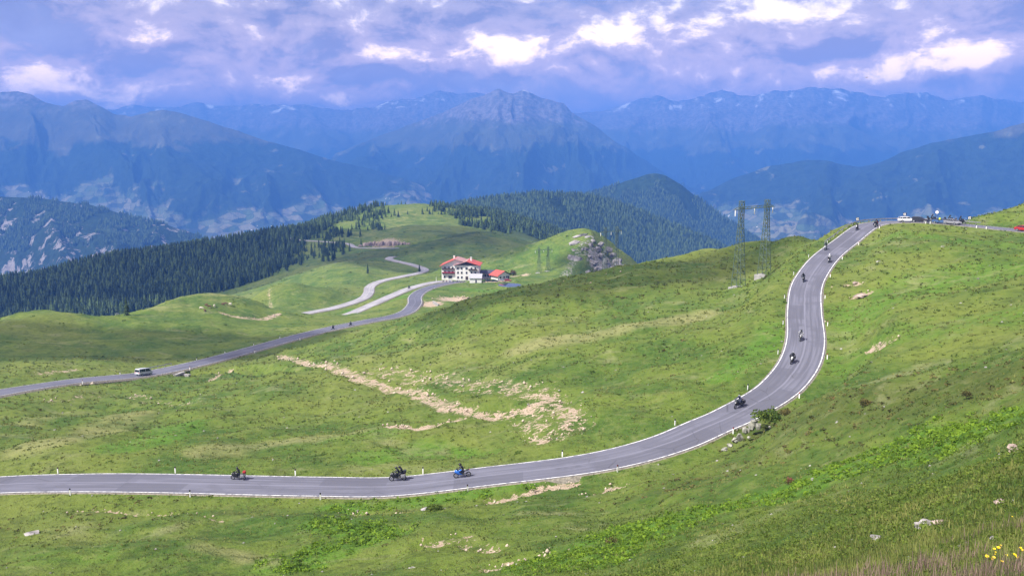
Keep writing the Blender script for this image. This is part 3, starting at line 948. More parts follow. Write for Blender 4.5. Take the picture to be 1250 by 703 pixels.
ridge('mountain', [(380, 222, 8480), (410, 186, 8480), (450, 172, 8402), (500, 152, 8323), (540, 138, 8166), (560, 128, 8087), (585, 117, 8009), (600, 110, 7930), (609, 107.5, 7930), (619, 114, 7930), (627, 116, 7852), (638, 111, 7852), (648, 114, 7852), (660, 120, 7852), (688, 127, 7852), (697, 139, 7852), (720, 150, 7852), (745, 165, 7852), (775, 188, 7852), (800, 205, 7852), (840, 228, 7852), (900, 250, 7852)], VAL, 2800, 2400, 250, M_FAR, 5, nu=420, jag=22)
ridge('mountain', [(690, 232, 9676), (760, 222, 9676), (850, 196, 9676), (930, 165, 9512), (985, 143, 9430), (1035, 152, 9430), (1090, 180, 9430), (1160, 215, 9430), (1250, 240, 9430)], VAL, 2600, 2200, 190, M_FAR, 12, nu=300, jag=25)
ridge('mountain', [(-260, 150, 6992), (-120, 120, 6900), (-40, 108, 6808), (0, 112, 6716), (20, 111, 6716), (38, 116, 6716), (55, 125, 6716), (78, 131, 6716), (90, 125, 6716), (106, 121.5, 6716), (120, 128, 6624), (140, 140, 6624), (160, 144, 6532), (180, 138, 6532), (200, 133, 6440), (220, 137, 6440), (245, 146, 6440), (300, 164, 6440), (350, 179, 6440), (420, 199, 6532), (470, 211, 6624), (520, 226, 6716), (560, 240, 6808), (600, 258, 6808)], VAL, 2300, 2300, 165, M_LEFT, 21, nu=460, nv=110, jag=12)
ridge('mountain', [(780, 300, 5670), (830, 248, 5670), (855, 236, 5580), (900, 216, 5580), (940, 203, 5490), (985, 195, 5400), (1010, 195.5, 5400), (1050, 204, 5400), (1075, 198, 5310), (1100, 186, 5310), (1140, 175, 5220), (1180, 166, 5220), (1215, 160, 5130), (1250, 150, 5130), (1340, 130, 5130), (1500, 118, 5130)], VAL, 1900, 2200, 180, M_RIGHT, 27, nu=380, nv=100, jag=10)
left_spur, V_LEFT, tvL = ridge('wooded_ridge', [(-260, 262, 3300), (-120, 246, 3200), (0, 239.5, 3100), (60, 243, 3080), (110, 251, 3060), (150, 261, 3040), (200, 274, 3020), (240, 287, 3000), (262, 298, 2980), (300, 320, 2950), (360, 360, 2900)], -560, 1100, 1000, 70, M_SCREE, 31, nu=240, nv=80, jag=4)
mid_spur, V_MID, tvM = ridge('wooded_ridge', [(440, 300, 2100), (520, 262, 2100), (565, 248, 2100), (600, 242, 2080), (640, 238.5, 2060), (680, 238.5, 2060), (710, 240.5, 2080), (740, 246, 2100), (790, 262, 2100), (850, 287, 2050), (900, 310, 2000), (960, 345, 1950)], -560, 1000, 900, 55, M_WOODED, 37, nu=240, nv=80, jag=3)
peak_spur, V_PEAK, tvP = ridge('wooded_ridge', [(600, 262, 3300), (680, 244, 3250), (715, 237, 3200), (745, 229, 3150), (770, 219, 3100), (790, 213, 3080), (800, 212, 3080), (812, 215, 3060), (830, 225, 3050), (850, 240, 3050), (880, 262, 3050), (920, 290, 3000), (960, 315, 3000), (1010, 350, 3000)], -580, 1300, 1100, 75, M_GREENPEAK, 41, nu=240, nv=80, jag=4)
vs = 24000.0
vm = mesh_np('valley_floor', [(-vs, -3000, VAL), (vs, -3000, VAL), (vs, vs, VAL), (-vs, vs, VAL)], [(0, 1, 2, 3)], False)
link('valley_floor', vm, M_VALLEY, kind='structure')

# the hazy air of the valley: one closed box round everything
hb = bpy.data.meshes.new('haze')
hx, hy0, hy1, hz0, hz1 = 25000.0, -4000.0, 25000.0, VAL - 3.0, 1010.0
hb.from_pydata([(-hx, hy0, hz0), (hx, hy0, hz0), (hx, hy1, hz0), (-hx, hy1, hz0), (-hx, hy0, hz1), (hx, hy0, hz1), (hx, hy1, hz1), (-hx, hy1, hz1)], [],
               [(0, 3, 2, 1), (4, 5, 6, 7), (0, 1, 5, 4), (1, 2, 6, 5), (2, 3, 7, 6), (3, 0, 4, 7)])
M_HAZE = bpy.data.materials.new('haze')
M_HAZE.use_nodes = True
Nh = NT(M_HAZE.node_tree)
ho = Nh.new('ShaderNodeOutputMaterial')
pv = Nh.new('ShaderNodeVolumePrincipled')
pv.inputs['Color'].default_value = (0.10, 0.31, 1.0, 1)
pv.inputs['Density'].default_value = 0.000185
Nh.t.links.new(pv.outputs[0], ho.inputs['Volume'])
link('haze', hb, M_HAZE, kind='stuff')

# ------------------------------------------------------------------ solid helpers: each returns (verts, faces)
import bmesh


class MB:
    """collects simple solids into one mesh"""
    def __init__(self):
        self.bm = bmesh.new()

    def hexa(self, lo, hi, top=(1, 1), rot=None, loc=(0, 0, 0)):
        x0, y0, z0 = lo
        x1, y1, z1 = hi
        cx_, cy_ = (x0 + x1) / 2, (y0 + y1) / 2
        tx, ty = top
        v = [(x0, y0, z0), (x1, y0, z0), (x1, y1, z0), (x0, y1, z0)]
        v += [(cx_ + (x - cx_) * tx, cy_ + (y - cy_) * ty, z1) for x, y, _ in v[:4]]
        return self.poly(v, [(3, 2, 1, 0), (4, 5, 6, 7), (0, 1, 5, 4), (1, 2, 6, 5), (2, 3, 7, 6), (3, 0, 4, 7)], rot, loc)

    def poly(self, v, f, rot=None, loc=(0, 0, 0)):
        loc = Vector(loc)
        vs_ = []
        for p in v:
            p = Vector(p)
            if rot is not None:
                p = rot @ p
            vs_.append(self.bm.verts.new(p + loc))
        for q in f:
            try:
                self.bm.faces.new([vs_[i] for i in q])
            except ValueError:
                pass
        return self

    def tube(self, pts, rad, n=8, cap=True):
        pts = [Vector(p) for p in pts]
        rad = rad if isinstance(rad, (list, tuple)) else [rad] * len(pts)
        rings = []
        for i, p in enumerate(pts):
            t = (pts[min(i + 1, len(pts) - 1)] - pts[max(i - 1, 0)]).normalized()
            a = t.cross(Vector((0, 0, 1)))
            if a.length < 1e-3:
                a = t.cross(Vector((0, 1, 0)))
            a.normalize()
            b = t.cross(a)
            rings.append([self.bm.verts.new(p + (a * math.cos(k * 2 * math.pi / n) + b * math.sin(k * 2 * math.pi / n)) * rad[i]) for k in range(n)])
        for r0, r1 in zip(rings[:-1], rings[1:]):
            for k in range(n):
                self.bm.faces.new((r0[k], r0[(k + 1) % n], r1[(k + 1) % n], r1[k]))
        if cap:
            self.bm.faces.new(rings[0][::-1])
            self.bm.faces.new(rings[-1])
        return self

    def lathe_y(self, prof, c, n=18):
        """profile of (radius, y) turned about an axis parallel to y through c, closed"""
        c = Vector(c)
        rings = []
        for k in range(n):
            a = 2 * math.pi * k / n
            rings.append([self.bm.verts.new(c + Vector((r * math.cos(a), y, r * math.sin(a)))) for r, y in prof])
        m = len(prof)
        for k in range(n):
            r0, r1 = rings[k], rings[(k + 1) % n]
            for i in range(m):
                self.bm.faces.new((r0[i], r0[(i + 1) % m], r1[(i + 1) % m], r1[i]))
        return self

    def loft(self, sections):
        """sections: lists of equally many points; skins them and caps the ends"""
        rings = [[self.bm.verts.new(p) for p in s_] for s_ in sections]
        n = len(rings[0])
        for r0, r1 in zip(rings[:-1], rings[1:]):
            for k in range(n):
                self.bm.faces.new((r0[k], r0[(k + 1) % n], r1[(k + 1) % n], r1[k]))
        self.bm.faces.new(rings[0][::-1])
        self.bm.faces.new(rings[-1])
        return self

    def hull(self, pts):
        vs_ = [self.bm.verts.new(p) for p in pts]
        r = bmesh.ops.convex_hull(self.bm, input=vs_)
        junk = [e for e in r['geom_interior'] if isinstance(e, bmesh.types.BMVert)]
        if junk:
            bmesh.ops.delete(self.bm, geom=junk, context='VERTS')
        return self

    def mesh(self, name, bevel=0.0, smooth=False, subdiv=0):
        if subdiv:
            bmesh.ops.subdivide_edges(self.bm, edges=self.bm.edges[:], cuts=subdiv, use_grid_fill=True)
        if bevel:
            bmesh.ops.bevel(self.bm, geom=self.bm.edges[:], offset=bevel, segments=1, affect='EDGES')
        bmesh.ops.recalc_face_normals(self.bm, faces=self.bm.faces[:])
        me = bpy.data.meshes.new(name)
        self.bm.to_mesh(me)
        self.bm.free()
        if smooth:
            me.polygons.foreach_set('use_smooth', np.ones(len(me.polygons), bool))
        return me


_cache = {}


def cached(key, fn):
    if key not in _cache:
        _cache[key] = fn()
    return _cache[key]


def tag(o, label, category, group=None):
    o['label'] = label
    o['category'] = category
    if group:
        o['group'] = group
    return o


def road_near(p, nm):
    C, T = ROADS[nm]['C'], ROADS[nm]['T']
    d = np.hypot(C[:, 0] - p[0], C[:, 1] - p[1])
    j = int(d.argmin())
    off = (p[0] - C[j, 0]) * T[j, 1] - (p[1] - C[j, 1]) * T[j, 0]
    return j, off, C[j], T[j]


def on_road(x, y, nm, lane=None):
    """a point of the road's surface seen at that pixel, with the road's direction there"""
    R = ROADS[nm]
    C, T = R['C'], R['T']
    u, v, _ = project(C)
    r = ray(np.array(float(x)), np.array(float(y)))
    best = None
    for j in range(0, len(C)):
        P = r * (C[j, 2] / r[2])
        d = np.hypot(*(P[:2] - C[j, :2]))
        t = (P[0] - C[j, 0]) * T[j, 0] + (P[1] - C[j, 1]) * T[j, 1]
        if abs(t) > 2.5 * R['step'] or d > R['hw'] + 1.5:
            continue
        if best is None or d < best[0]:
            best = (d, j, P)
    if best is None:
        j = int(((u - x) ** 2 + (v - y) ** 2).argmin())
        best = (0, j, C[j])
    d, j, P = best
    off = (P[0] - C[j, 0]) * T[j, 1] - (P[1] - C[j, 1]) * T[j, 0]
    lim = R['hw'] - 0.7
    off = max(-lim, min(lim, off))
    if lane is not None:
        off = lane
    n = np.array([T[j, 1], -T[j, 0]])
    xy = C[j, :2] + n * off
    a = abs(off) / R['hw']
    z = C[j, 2] + (0.03 - 0.02 * a if a < 0.5 else 0.02 - 0.05 * (a - 0.5))
    j2, j1 = min(j + 2, len(C) - 1), max(j - 2, 0)
    g = (C[j2, 2] - C[j1, 2]) / max(np.hypot(*(C[j2, :2] - C[j1, :2])), 1e-6)
    return Vector((xy[0], xy[1], z)), T[j], g


def heading_rot(T, g, back):
    """rotation that turns +x into the road's direction (or against it) and follows the gradient"""
    s_ = -1 if back else 1
    yaw = math.atan2(T[1] * s_, T[0] * s_)
    pitch = -math.atan(g) * s_
    return (Matrix.Rotation(yaw, 4, 'Z') @ Matrix.Rotation(pitch, 4, 'Y')).to_euler()


# ------------------------------------------------------------------ roadside: delineator posts, guard rails, signs
def post_parts():
    b = MB()
    b.loft([[(-.05, -.055, 0), (.06, -.03, 0), (.06, .03, 0), (-.05, .055, 0)], [(-.05, -.055, .70), (.06, -.03, .70), (.06, .03, .70), (-.05, .055, .70)]])
    body = b.mesh('post')
    b = MB()
    b.loft([[(-.05, -.055, .70), (.06, -.03, .70), (.06, .03, .70), (-.05, .055, .70)], [(-.05, -.055, .93), (.06, -.03, .90), (.06, .03, .90), (-.05, .055, .93)]])
    cap = b.mesh('cap')
    b = MB()
    b.hexa((-.058, -.03, .76), (-.05, .03, .88))
    refl = b.mesh('reflector')
    return body, cap, refl


POST = post_parts()


def delineator(P, yaw, label, group, scale=1.0):
    o = empty('delineator_post', P, (0, 0, yaw))
    o.scale = (scale * 1.25, scale * 1.25, scale)
    tag(o, label, 'post', group)
    link('shaft', POST[0], M_WHITE, o)
    link('cap', POST[1], M_BLACK, o)
    link('reflector', POST[2], M_RED, o)
    return o


def posts_along(pix, nm, side, label, group, scale=1.08):
    for (x, y) in pix:
        R = ROADS[nm]
        j, off, C, T = road_near(ground([(x, y)], detail=False)[0], nm)
        u, v, _ = project(R['C'])
        nrm = np.stack([R['T'][:, 1], -R['T'][:, 0]], -1)
        E_ = np.concatenate([R['C'][:, :2] + nrm * side * (R['hw'] + 0.62), R['C'][:, 2:] - 0.2], 1)
        u, v, _ = project(E_)
        j = int(((u - x) ** 2 + ((v - y) * 2) ** 2).argmin())
        p = E_[j]
        z = float(height(np.array([p[0]]), np.array([p[1]]))[0])
        T = R['T'][j]
        delineator((p[0], p[1], max(z, p[2] - 0.15) - 0.03), math.atan2(T[1], T[0]) + (math.pi if side < 0 else 0), label, group, scale)


posts_along([(69, 573), (214, 572), (360, 577), (517, 577), (684.5, 557), (825.5, 521)], 'near', -1, 'white delineator post with black cap on the valley-side verge of the long lower road', 'posts on the valley side of the lower road')
posts_along([(84, 602), (235, 600), (389, 605), (572, 598), (753.6, 572)], 'near', 1, 'white delineator post with black cap on the foreground verge of the long lower road', 'posts on the foreground side of the lower road')
posts_along([(911.6, 476), (950, 432), (956, 396), (958.6, 364), (969, 336), (987, 314), (1008.7, 297)], 'near', -1, 'white delineator post on the outer verge of the climbing bend, pylon side', 'posts on the pylon side of the climbing road')
posts_along([(894, 530), (977.6, 486), (1011.5, 438), (1007, 398), (1003, 365), (1012, 339), (1028, 317), (1049, 300), (1072, 279)], 'near', 1, 'white delineator post on the inner verge of the climbing bend, below the steep bank', 'posts on the bank side of the climbing road')
posts_along([(1129, 276), (1134.5, 276), (1192, 282), (1203, 282.5)], 'near', 1, 'white delineator post beside the flat road at the pass', 'posts at the pass')
posts_along([(141.6, 446), (239, 437), (273, 430), (307, 420), (339, 412)], 'mid', -1, 'white delineator post on the far verge of the middle road past the van', 'posts on the far side of the middle road', 1.25)
posts_along([(104, 471), (230, 449), (309.6, 429), (365, 413)], 'mid', 1, 'white delineator post on the meadow verge of the middle road', 'posts on the meadow side of the middle road', 1.25)


def guard_rail(nm, i0, i1, off, label, step_posts=4.0):
    R = ROADS[nm]
    C, T = R['C'][i0:i1], R['T'][i0:i1]
    n = np.stack([T[:, 1], -T[:, 0]], -1)
    base = np.concatenate([C[:, :2] + n * off, C[:, 2:]], 1)
    o = empty('guard_rail', base[0])
    tag(o, label, 'guard rail')
    prof = [(.0, .45), (.05, .49), (.05, .55), (0., .6), (.05, .65), (.05, .71), (0, .75), (-.02, .75), (.03, .71), (.03, .65), (-.02, .6), (.03, .55), (.03, .49), (-.02, .45)]
    sg = 1 if off < 0 else -1
    V = []
    for k in range(len(base)):
        V.append([(base[k, 0] + n[k, 0] * sg * a - base[0, 0], base[k, 1] + n[k, 1] * sg * a - base[0, 1], base[k, 2] + b - base[0, 2]) for a, b in prof])
    m = MB()
    m.loft(V)
    link('rail', m.mesh('rail'), M_STEEL, o)
    pm = cached('rail_post', lambda: MB().hexa((-.05, -.07, -.6), (.05, .07, .72)).mesh('post'))
    k = 0
    stp = max(1, int(step_posts / R['step']))
    for k in range(0, len(base), stp):
        q = link('post', pm, M_STEEL, o)
        q.location = Vector(base[k] - base[0]) - Vector((n[k, 0], n[k, 1], 0)) * sg * 0.11
        q.rotation_euler = (0, 0, math.atan2(T[k, 1], T[k, 0]))


def idx(nm, x, y):
    u, v, _ = project(ROADS[nm]['C'])
    return int(((u - x) ** 2 + (v - y) ** 2).argmin())


iA = idx('near', 1027, 298)
iB = int(np.argmin(np.hypot(ROADS['near']['C'][:, 0] - 126, ROADS['near']['C'][:, 1] - 225)))
guard_rail('near', iA, iB, -4.25, 'grey steel guard rail round the outside of the bend at the pass')
guard_rail('mid', idx('mid', 192, 453), idx('mid', 228, 446), -4.9, 'short grey steel guard rail on the middle road just ahead of the van')


def sign(x, nm, side, h, kind, label, y=None):
    R = ROADS[nm]
    n = np.stack([R['T'][:, 1], -R['T'][:, 0]], -1)
    E_ = np.concatenate([R['C'][:, :2] + n * side * (R['hw'] + 1.7), R['C'][:, 2:]], 1)
    u, v, dep = project(E_)
    ok = dep > 205
    j = int(np.where(ok, np.abs(u - x), 1e9).argmin())
    p = E_[j]
    yaw = math.atan2(-p[0], -p[1])
    o = empty('bend_sign' if kind == 'chevron' else 'road_mirror', (p[0], p[1], p[2] - 0.3), (0, 0, -yaw + math.pi))
    tag(o, label, 'sign' if kind == 'chevron' else 'mirror')
    link('pole', cached('sign_pole%g' % h, lambda: MB().tube([(0, 0.03, -.6), (0, 0.03, h)], .04, 8).mesh('pole')), M_STEEL, o)
    if kind == 'chevron':
        link('panel', cached('sign_panel%g' % h, lambda: MB().hexa((-.45, -.03, h - .45), (.45, 0, h + .45)).mesh('panel')), M_BLACK, o)
        b = MB()
        for dx in (-.22, .12):
            b.poly([(dx + .18, -.036, h - .36), (dx + .02, -.036, h - .36), (dx - .16, -.036, h), (dx + .02, -.036, h + .36), (dx + .18, -.036, h + .36), (dx, -.036, h)], [(0, 1, 2, 5), (5, 2, 3, 4)])
        link('arrow', b.mesh('arrow'), M_WHITE, o)
    else:
        b = MB()
        b.lathe_y([(0.01, -.05), (.40, -.02), (.44, 0), (.40, .02), (0.01, .03)], (0, 0, h), 20)
        link('disc', b.mesh('disc', smooth=True), M_WHITE, o)
    return o


sign(1047, 'near', -1, 1.35, 'chevron', 'small black and white bend sign at the start of the pass guard rail')
sign(1105, 'near', -1, 2.1, 'chevron', 'black and white bend sign standing behind the white parked car')
sign(1142, 'near', -1, 2.9, 'mirror', 'round white disc on a tall pole behind the parked motorcycles')
sign(1184, 'near', -1, 1.9, 'chevron', 'black and white bend sign beside the grassy hill at the pass')

# ------------------------------------------------------------------ motorcycles and riders
def skin_body(name, chains, root, sub=1):
    """one continuous body: joints as vertices, a radius each, grown by the Skin modifier"""
    verts, edges, rad, ix = [], [], [], {}
    for ch in chains:
        prev = None
        for nm_, p, r in ch:
            if nm_ not in ix:
                ix[nm_] = len(verts)
                verts.append(p)
                rad.append(r)
            if prev is not None:
                edges.append((prev, ix[nm_]))
            prev = ix[nm_]
    me = bpy.data.meshes.new(name)
    me.from_pydata(verts, edges, [])
    o = bpy.data.objects.new(name, me)
    COL.objects.link(o)
    o.modifiers.new('skin', 'SKIN').use_smooth_shade = True
    for i, r in enumerate(rad):
        sv = me.skin_vertices[0].data[i]
        sv.radius = (r, r) if not isinstance(r, tuple) else r
        sv.use_root = (i == ix[root])
    o.modifiers.new('sub', 'SUBSURF').levels = sub
    dg = bpy.context.evaluated_depsgraph_get()
    out = bpy.data.meshes.new_from_object(o.evaluated_get(dg))
    out.name = name
    bpy.data.objects.remove(o)
    return out


def rider_mesh(lean=0.0, passenger=False):
    dx = -0.42 if passenger else 0.0
    dz = 0.08 if passenger else 0.0
    L = lambda x, y, z: (x + dx + lean * (z - 0.9), y, z + dz)
    c = [[('pel', L(-.28, 0, .92), (.17, .15)), ('sp', L(-.2, 0, 1.12), (.165, .13)), ('ch', L(-.1, 0, 1.32), (.19, .14)), ('nk', L(-.03, 0, 1.47), .07), ('hd', L(.03, 0, 1.60), .10)]]
    for s_ in (-1, 1):
        k = 'l' if s_ > 0 else 'r'
        hx_ = .12 if passenger else .44
        hy = .2 if passenger else .34
        c.append([('ch', L(-.1, 0, 1.32), .19), ('sh' + k, L(-.08, .2 * s_, 1.40), .095), ('el' + k, L(.12 if not passenger else -.0, .36 * s_, 1.18), .07), ('wr' + k, L(hx_ - .06, hy * s_, 1.06), .05), ('ha' + k, L(hx_, hy * s_, 1.04), .055), ('fi' + k, L(hx_ + .06, hy * s_, 1.0), .035)])
        c.append([('pel', L(-.28, 0, .92), .17), ('hi' + k, L(-.2, .14 * s_, .90), .12), ('kn' + k, L(.2, .24 * s_, .80), .085), ('an' + k, L(-.1, .2 * s_, .42), .06), ('to' + k, L(.1, .21 * s_, .37), .05)])
    return skin_body('body', c, 'pel')


def stander_mesh():
    c = [[('pel', (0, 0, .95), (.17, .13)), ('sp', (0, 0, 1.15), (.16, .12)), ('ch', (0, 0, 1.36), (.19, .13)), ('nk', (0, 0, 1.52), .065), ('hd', (.01, 0, 1.62), .09), ('tp', (.01, 0, 1.72), .09)]]
    for s_ in (-1, 1):
        k = 'l' if s_ > 0 else 'r'
        c.append([('ch', (0, 0, 1.36), .19), ('sh' + k, (0, .2 * s_, 1.43), .085), ('el' + k, (-.02, .27 * s_, 1.15), .06), ('wr' + k, (.08, .26 * s_, .92), .042), ('ha' + k, (.11, .25 * s_, .84), .045), ('fi' + k, (.13, .24 * s_, .76), .03)])
        c.append([('pel', (0, 0, .95), .17), ('hi' + k, (0, .1 * s_, .88), .11), ('kn' + k, (.03, .12 * s_, .5), .075), ('an' + k, (-.02, .13 * s_, .1), .055), ('to' + k, (.14, .15 * s_, .045), .045)])
    return skin_body('body', c, 'pel')


RIDER = rider_mesh(0.15)
RIDER_UP = rider_mesh(0.0)
PASS = rider_mesh(0.0, True)
STAND = stander_mesh()


def helmet_mesh(c):
    b = MB()
    sec = []
    for k in range(9):
        a = -math.pi / 2 + math.pi * k / 8
        r = max(.012, math.cos(a)) * .145
        z = c[2] + math.sin(a) * .155
        sec.append([(c[0] + r * 1.15 * math.cos(t) + .015, c[1] + r * math.sin(t), z) for t in np.linspace(0, 2 * math.pi, 12, endpoint=False)])
    return b.loft(sec).mesh('helmet', smooth=True)


def visor_mesh(c):
    b = MB()
    pts0 = [(c[0] + .183 * math.cos(t), c[1] + .158 * math.sin(t), c[2] - .03) for t in np.linspace(-1, 1, 7)]
    pts1 = [(c[0] + .178 * math.cos(t), c[1] + .152 * math.sin(t), c[2] + .07) for t in np.linspace(-1, 1, 7)]
    b.poly(pts0 + pts1, [(i, i + 1, i + 8, i + 7) for i in range(6)])
    return b.mesh('visor', smooth=True)


def paint(name, col, rough=0.3):
    return cached(('paint', name), lambda: simple(name, col, rough))


CL_BLACK = simple('black_leather', (0.016, 0.016, 0.02), 0.6)
CL_NAVY = simple('navy_textile', (0.03, 0.035, 0.07), 0.8)
CL_GREY = simple('grey_textile', (0.28, 0.28, 0.30), 0.85)
CL_YELLOW = simple('hi_vis_yellow', (0.62, 0.75, 0.06), 0.8)
ENGINE = simple('engine_metal', (0.22, 0.22, 0.23), 0.4, 0.7)


def person(P, rot, mesh, helm, top, label, helmet_col, group=None, vest=None):
    o = empty('person', P, rot)
    tag(o, label, 'person', group)
    link('body', mesh, top, o)
    if helm is not None:
        h = link('helmet', cached(('helm', helm), lambda: helmet_mesh(helm)), helmet_col, o)
        link('visor', cached(('visor', helm), lambda: visor_mesh(helm)), M_GLASS, h)
    if vest:
        b = MB()
        sec = []
        for z, rx, ry in ((.98, .16, .20), (1.15, .165, .205), (1.36, .17, .225), (1.46, .12, .20)):
            sec.append([(rx * math.cos(t), ry * math.sin(t), z) for t in np.linspace(0, 2 * math.pi, 14, endpoint=False)])
        link('vest', cached('vest', lambda: b.loft(sec).mesh('vest', smooth=True)), vest, o)
    return o


def bike_meshes():
    D = {}
    for k, x in (('front', .74), ('rear', -.74)):
        w = .055 if k == 'front' else .08
        prof = [(.215, -w * .8), (.27, -w), (.305, -w * .6), (.32, 0), (.305, w * .6), (.27, w), (.215, w * .8)]
        D['tyre_' + k] = MB().lathe_y(prof, (x, 0, .32), 20).mesh('tyre', smooth=True)
        b = MB()
        b.lathe_y([(.19, -.04), (.222, -.05), (.222, .05), (.19, .04)], (x, 0, .32), 20)
        b.lathe_y([(.012, -.09), (.05, -.07), (.05, .07), (.012, .09)], (x, 0, .32), 10)
        for i in range(5):
            a = i * 2 * math.pi / 5
            b.tube([(x + .04 * math.cos(a), 0, .32 + .04 * math.sin(a)), (x + .2 * math.cos(a), 0, .32 + .2 * math.sin(a))], .017, 5)
        D['rim_' + k] = b.mesh('rim')
    b = MB()
    b.hull([(.35, -.17, .36), (.35, .17, .36), (-.25, -.17, .30), (-.25, .17, .30), (.38, -.14, .62), (.38, .14, .62), (-.3, -.15, .6), (-.3, .15, .6), (.05, 0, .24)])
    b.tube([(-.2, -.11, .42), (-.74, -.11, .32)], .035, 6).tube([(-.2, .11, .42), (-.74, .11, .32)], .035, 6)
    b.tube([(.42, 0, .86), (-.25, 0, .62)], .05, 6)
    D['frame'] = b.mesh('frame')
    b = MB()
    for s_ in (-1, 1):
        b.tube([(.74, .085 * s_, .32), (.45, .085 * s_, .95)], .028, 7)
    b.hull([(.60, -.07, .66), (.60, .07, .66), (.92, -.06, .65), (.92, .06, .65), (.75, -.07, .69), (.75, .07, .69), (.5, -.05, .58), (.5, .05, .58)])
    D['fork'] = b.mesh('fork')
    b = MB()
    b.tube([(.36, -.40, 1.03), (.42, -.2, 1.06), (.46, 0, 1.0), (.42, .2, 1.06), (.36, .40, 1.03)], .016, 6)
    for s_ in (-1, 1):
        b.tube([(.42, .26 * s_, 1.05), (.48, .36 * s_, 1.20)], .01, 5)
        b.hull([(.47, .30 * s_, 1.16), (.47, .44 * s_, 1.17), (.47, .30 * s_, 1.26), (.47, .44 * s_, 1.26), (.52, .37 * s_, 1.21)])
    D['handlebar'] = b.mesh('handlebar')
    tk = lambda x, w, z0, z1: [(x, -w, z0), (x, w, z0), (x, w * .9, (z0 + z1) / 2 + .05), (x, w * .4, z1), (x, -w * .4, z1), (x, -w * .9, (z0 + z1) / 2 + .05)]
    D['fuel_tank'] = MB().loft([tk(.40, .09, .78, .93), tk(.30, .15, .72, 1.0), (tk(.1, .17, .70, 1.0)), tk(-.1, .12, .70, .90), tk(-.16, .08, .72, .85)]).mesh('fuel_tank', smooth=True)
    D['seat'] = MB().loft([tk(-.14, .10, .74, .85), tk(-.3, .15, .72, .83), tk(-.45, .14, .74, .86), tk(-.55, .13, .78, .93), tk(-.8, .09, .82, .95), tk(-.9, .05, .84, .93)]).mesh('seat', smooth=True)
    # sport fairing
    b = MB()
    fr = lambda x, w, z0, z1: [(x, -w * .6, z0), (x, w * .6, z0), (x, w, (z0 + z1) * .5), (x, w * .75, z1), (x, -w * .75, z1), (x, -w, (z0 + z1) * .5)]
    b.loft([fr(.86, .07, .72, .84), fr(.74, .16, .62, .98), fr(.58, .21, .50, 1.06), fr(.38, .23, .36, .98), fr(.18, .22, .30, .80), fr(-.05, .19, .28, .62), fr(-.15, .15, .30, .50)])
    D['fairing'] = b.mesh('fairing', smooth=True)
    # small naked-bike front
    b = MB()
    b.loft([fr(.72, .09, .80, .98), fr(.62, .13, .76, 1.04), fr(.48, .12, .82, 1.06), fr(.40, .08, .86, 1.02)])
    D['cowl'] = b.mesh('cowl', smooth=True)
    D['headlight'] = MB().lathe_y([(.01, -.001), (.09, -.001), (.09, .02), (.01, .04)], (0, 0, 0), 12).mesh('headlight')
    b = MB()
    b.poly([(.70, -.13, 1.0), (.70, .13, 1.0), (.52, .17, 1.04), (.52, -.17, 1.04), (.48, -.12, 1.28), (.48, .12, 1.28)], [(0, 1, 5, 4), (1, 2, 5), (0, 4, 3)])
    D['windscreen'] = b.mesh('windscreen')
    b = MB()
    b.tube([(.25, -.12, .32), (-.2, -.16, .28), (-.4, -.19, .36)], .03, 7).tube([(-.4, -.2, .36), (-.85, -.22, .52)], [.05, .062], 9)
    D['exhaust'] = b.mesh('exhaust', smooth=True)
    D['tail_light'] = MB().hexa((-.95, -.06, .85), (-.90, .06, .92)).mesh('tail_light')
    D['top_box'] = MB().loft([fr(-1.12, .17, .95, 1.22), fr(-1.06, .22, .93, 1.27), fr(-.80, .22, .93, 1.28), fr(-.74, .17, .95, 1.22)]).mesh('top_box', smooth=False)
    for k, s_ in (('l', 1), ('r', -1)):
        D['pannier_' + k] = MB().hull([(x, s_ * y, z) for x in (-.95, -.48) for y in (.2, .40) for z in (.48, .84)] + [(-.72, s_ * .43, .66)]).mesh('pannier')
    D['licence_plate'] = MB().hexa((-.99, -.09, .62), (-.98, .09, .76)).mesh('licence_plate')
    return D


BIKE = bike_meshes()


def motorcycle(P, rot, label, col, group=None, style='sport', top_box=None, panniers=None, lean=0.0, scale=1.0):
    o = empty('motorcycle', P, rot)
    if lean:
        o.rotation_euler = (o.rotation_euler.to_matrix() @ Matrix.Rotation(lean, 3, 'X')).to_euler()
    o.scale = (scale,) * 3
    tag(o, label, 'motorcycle', group)
    for k in ('front', 'rear'):
        t = link('tyre', BIKE['tyre_' + k], M_RUBBER, o)
        link('rim', BIKE['rim_' + k], ENGINE, t)
    link('frame', BIKE['frame'], ENGINE, o)
    link('fork', BIKE['fork'], ENGINE, o)
    link('handlebar', BIKE['handlebar'], M_BLACK, o)
    link('fuel_tank', BIKE['fuel_tank'], col, o)
    link('seat', BIKE['seat'], M_BLACK, o)
    link('exhaust', BIKE['exhaust'], M_CHROME, o)
    link('tail_light', BIKE['tail_light'], M_RED, o)
    link('licence_plate', BIKE['licence_plate'], M_WHITE, o)
    if style == 'naked':
        link('cowl', BIKE['cowl'], col, o)
    else:
        f = link('fairing', BIKE['fairing'], col, o)
        link('windscreen', BIKE['windscreen'], M_GLASS, f)
    h = link('headlight', BIKE['headlight'], M_WHITE, o)
    h.location = (.75 if style == 'naked' else .84, 0, .86)
    h.rotation_euler = (0, 0, math.pi / 2)
    if top_box:
        link('top_box', BIKE['top_box'], top_box, o)
    if panniers:
        link('pannier', BIKE['pannier_l'], panniers, o)
        link('pannier', BIKE['pannier_r'], panniers, o)
    return o


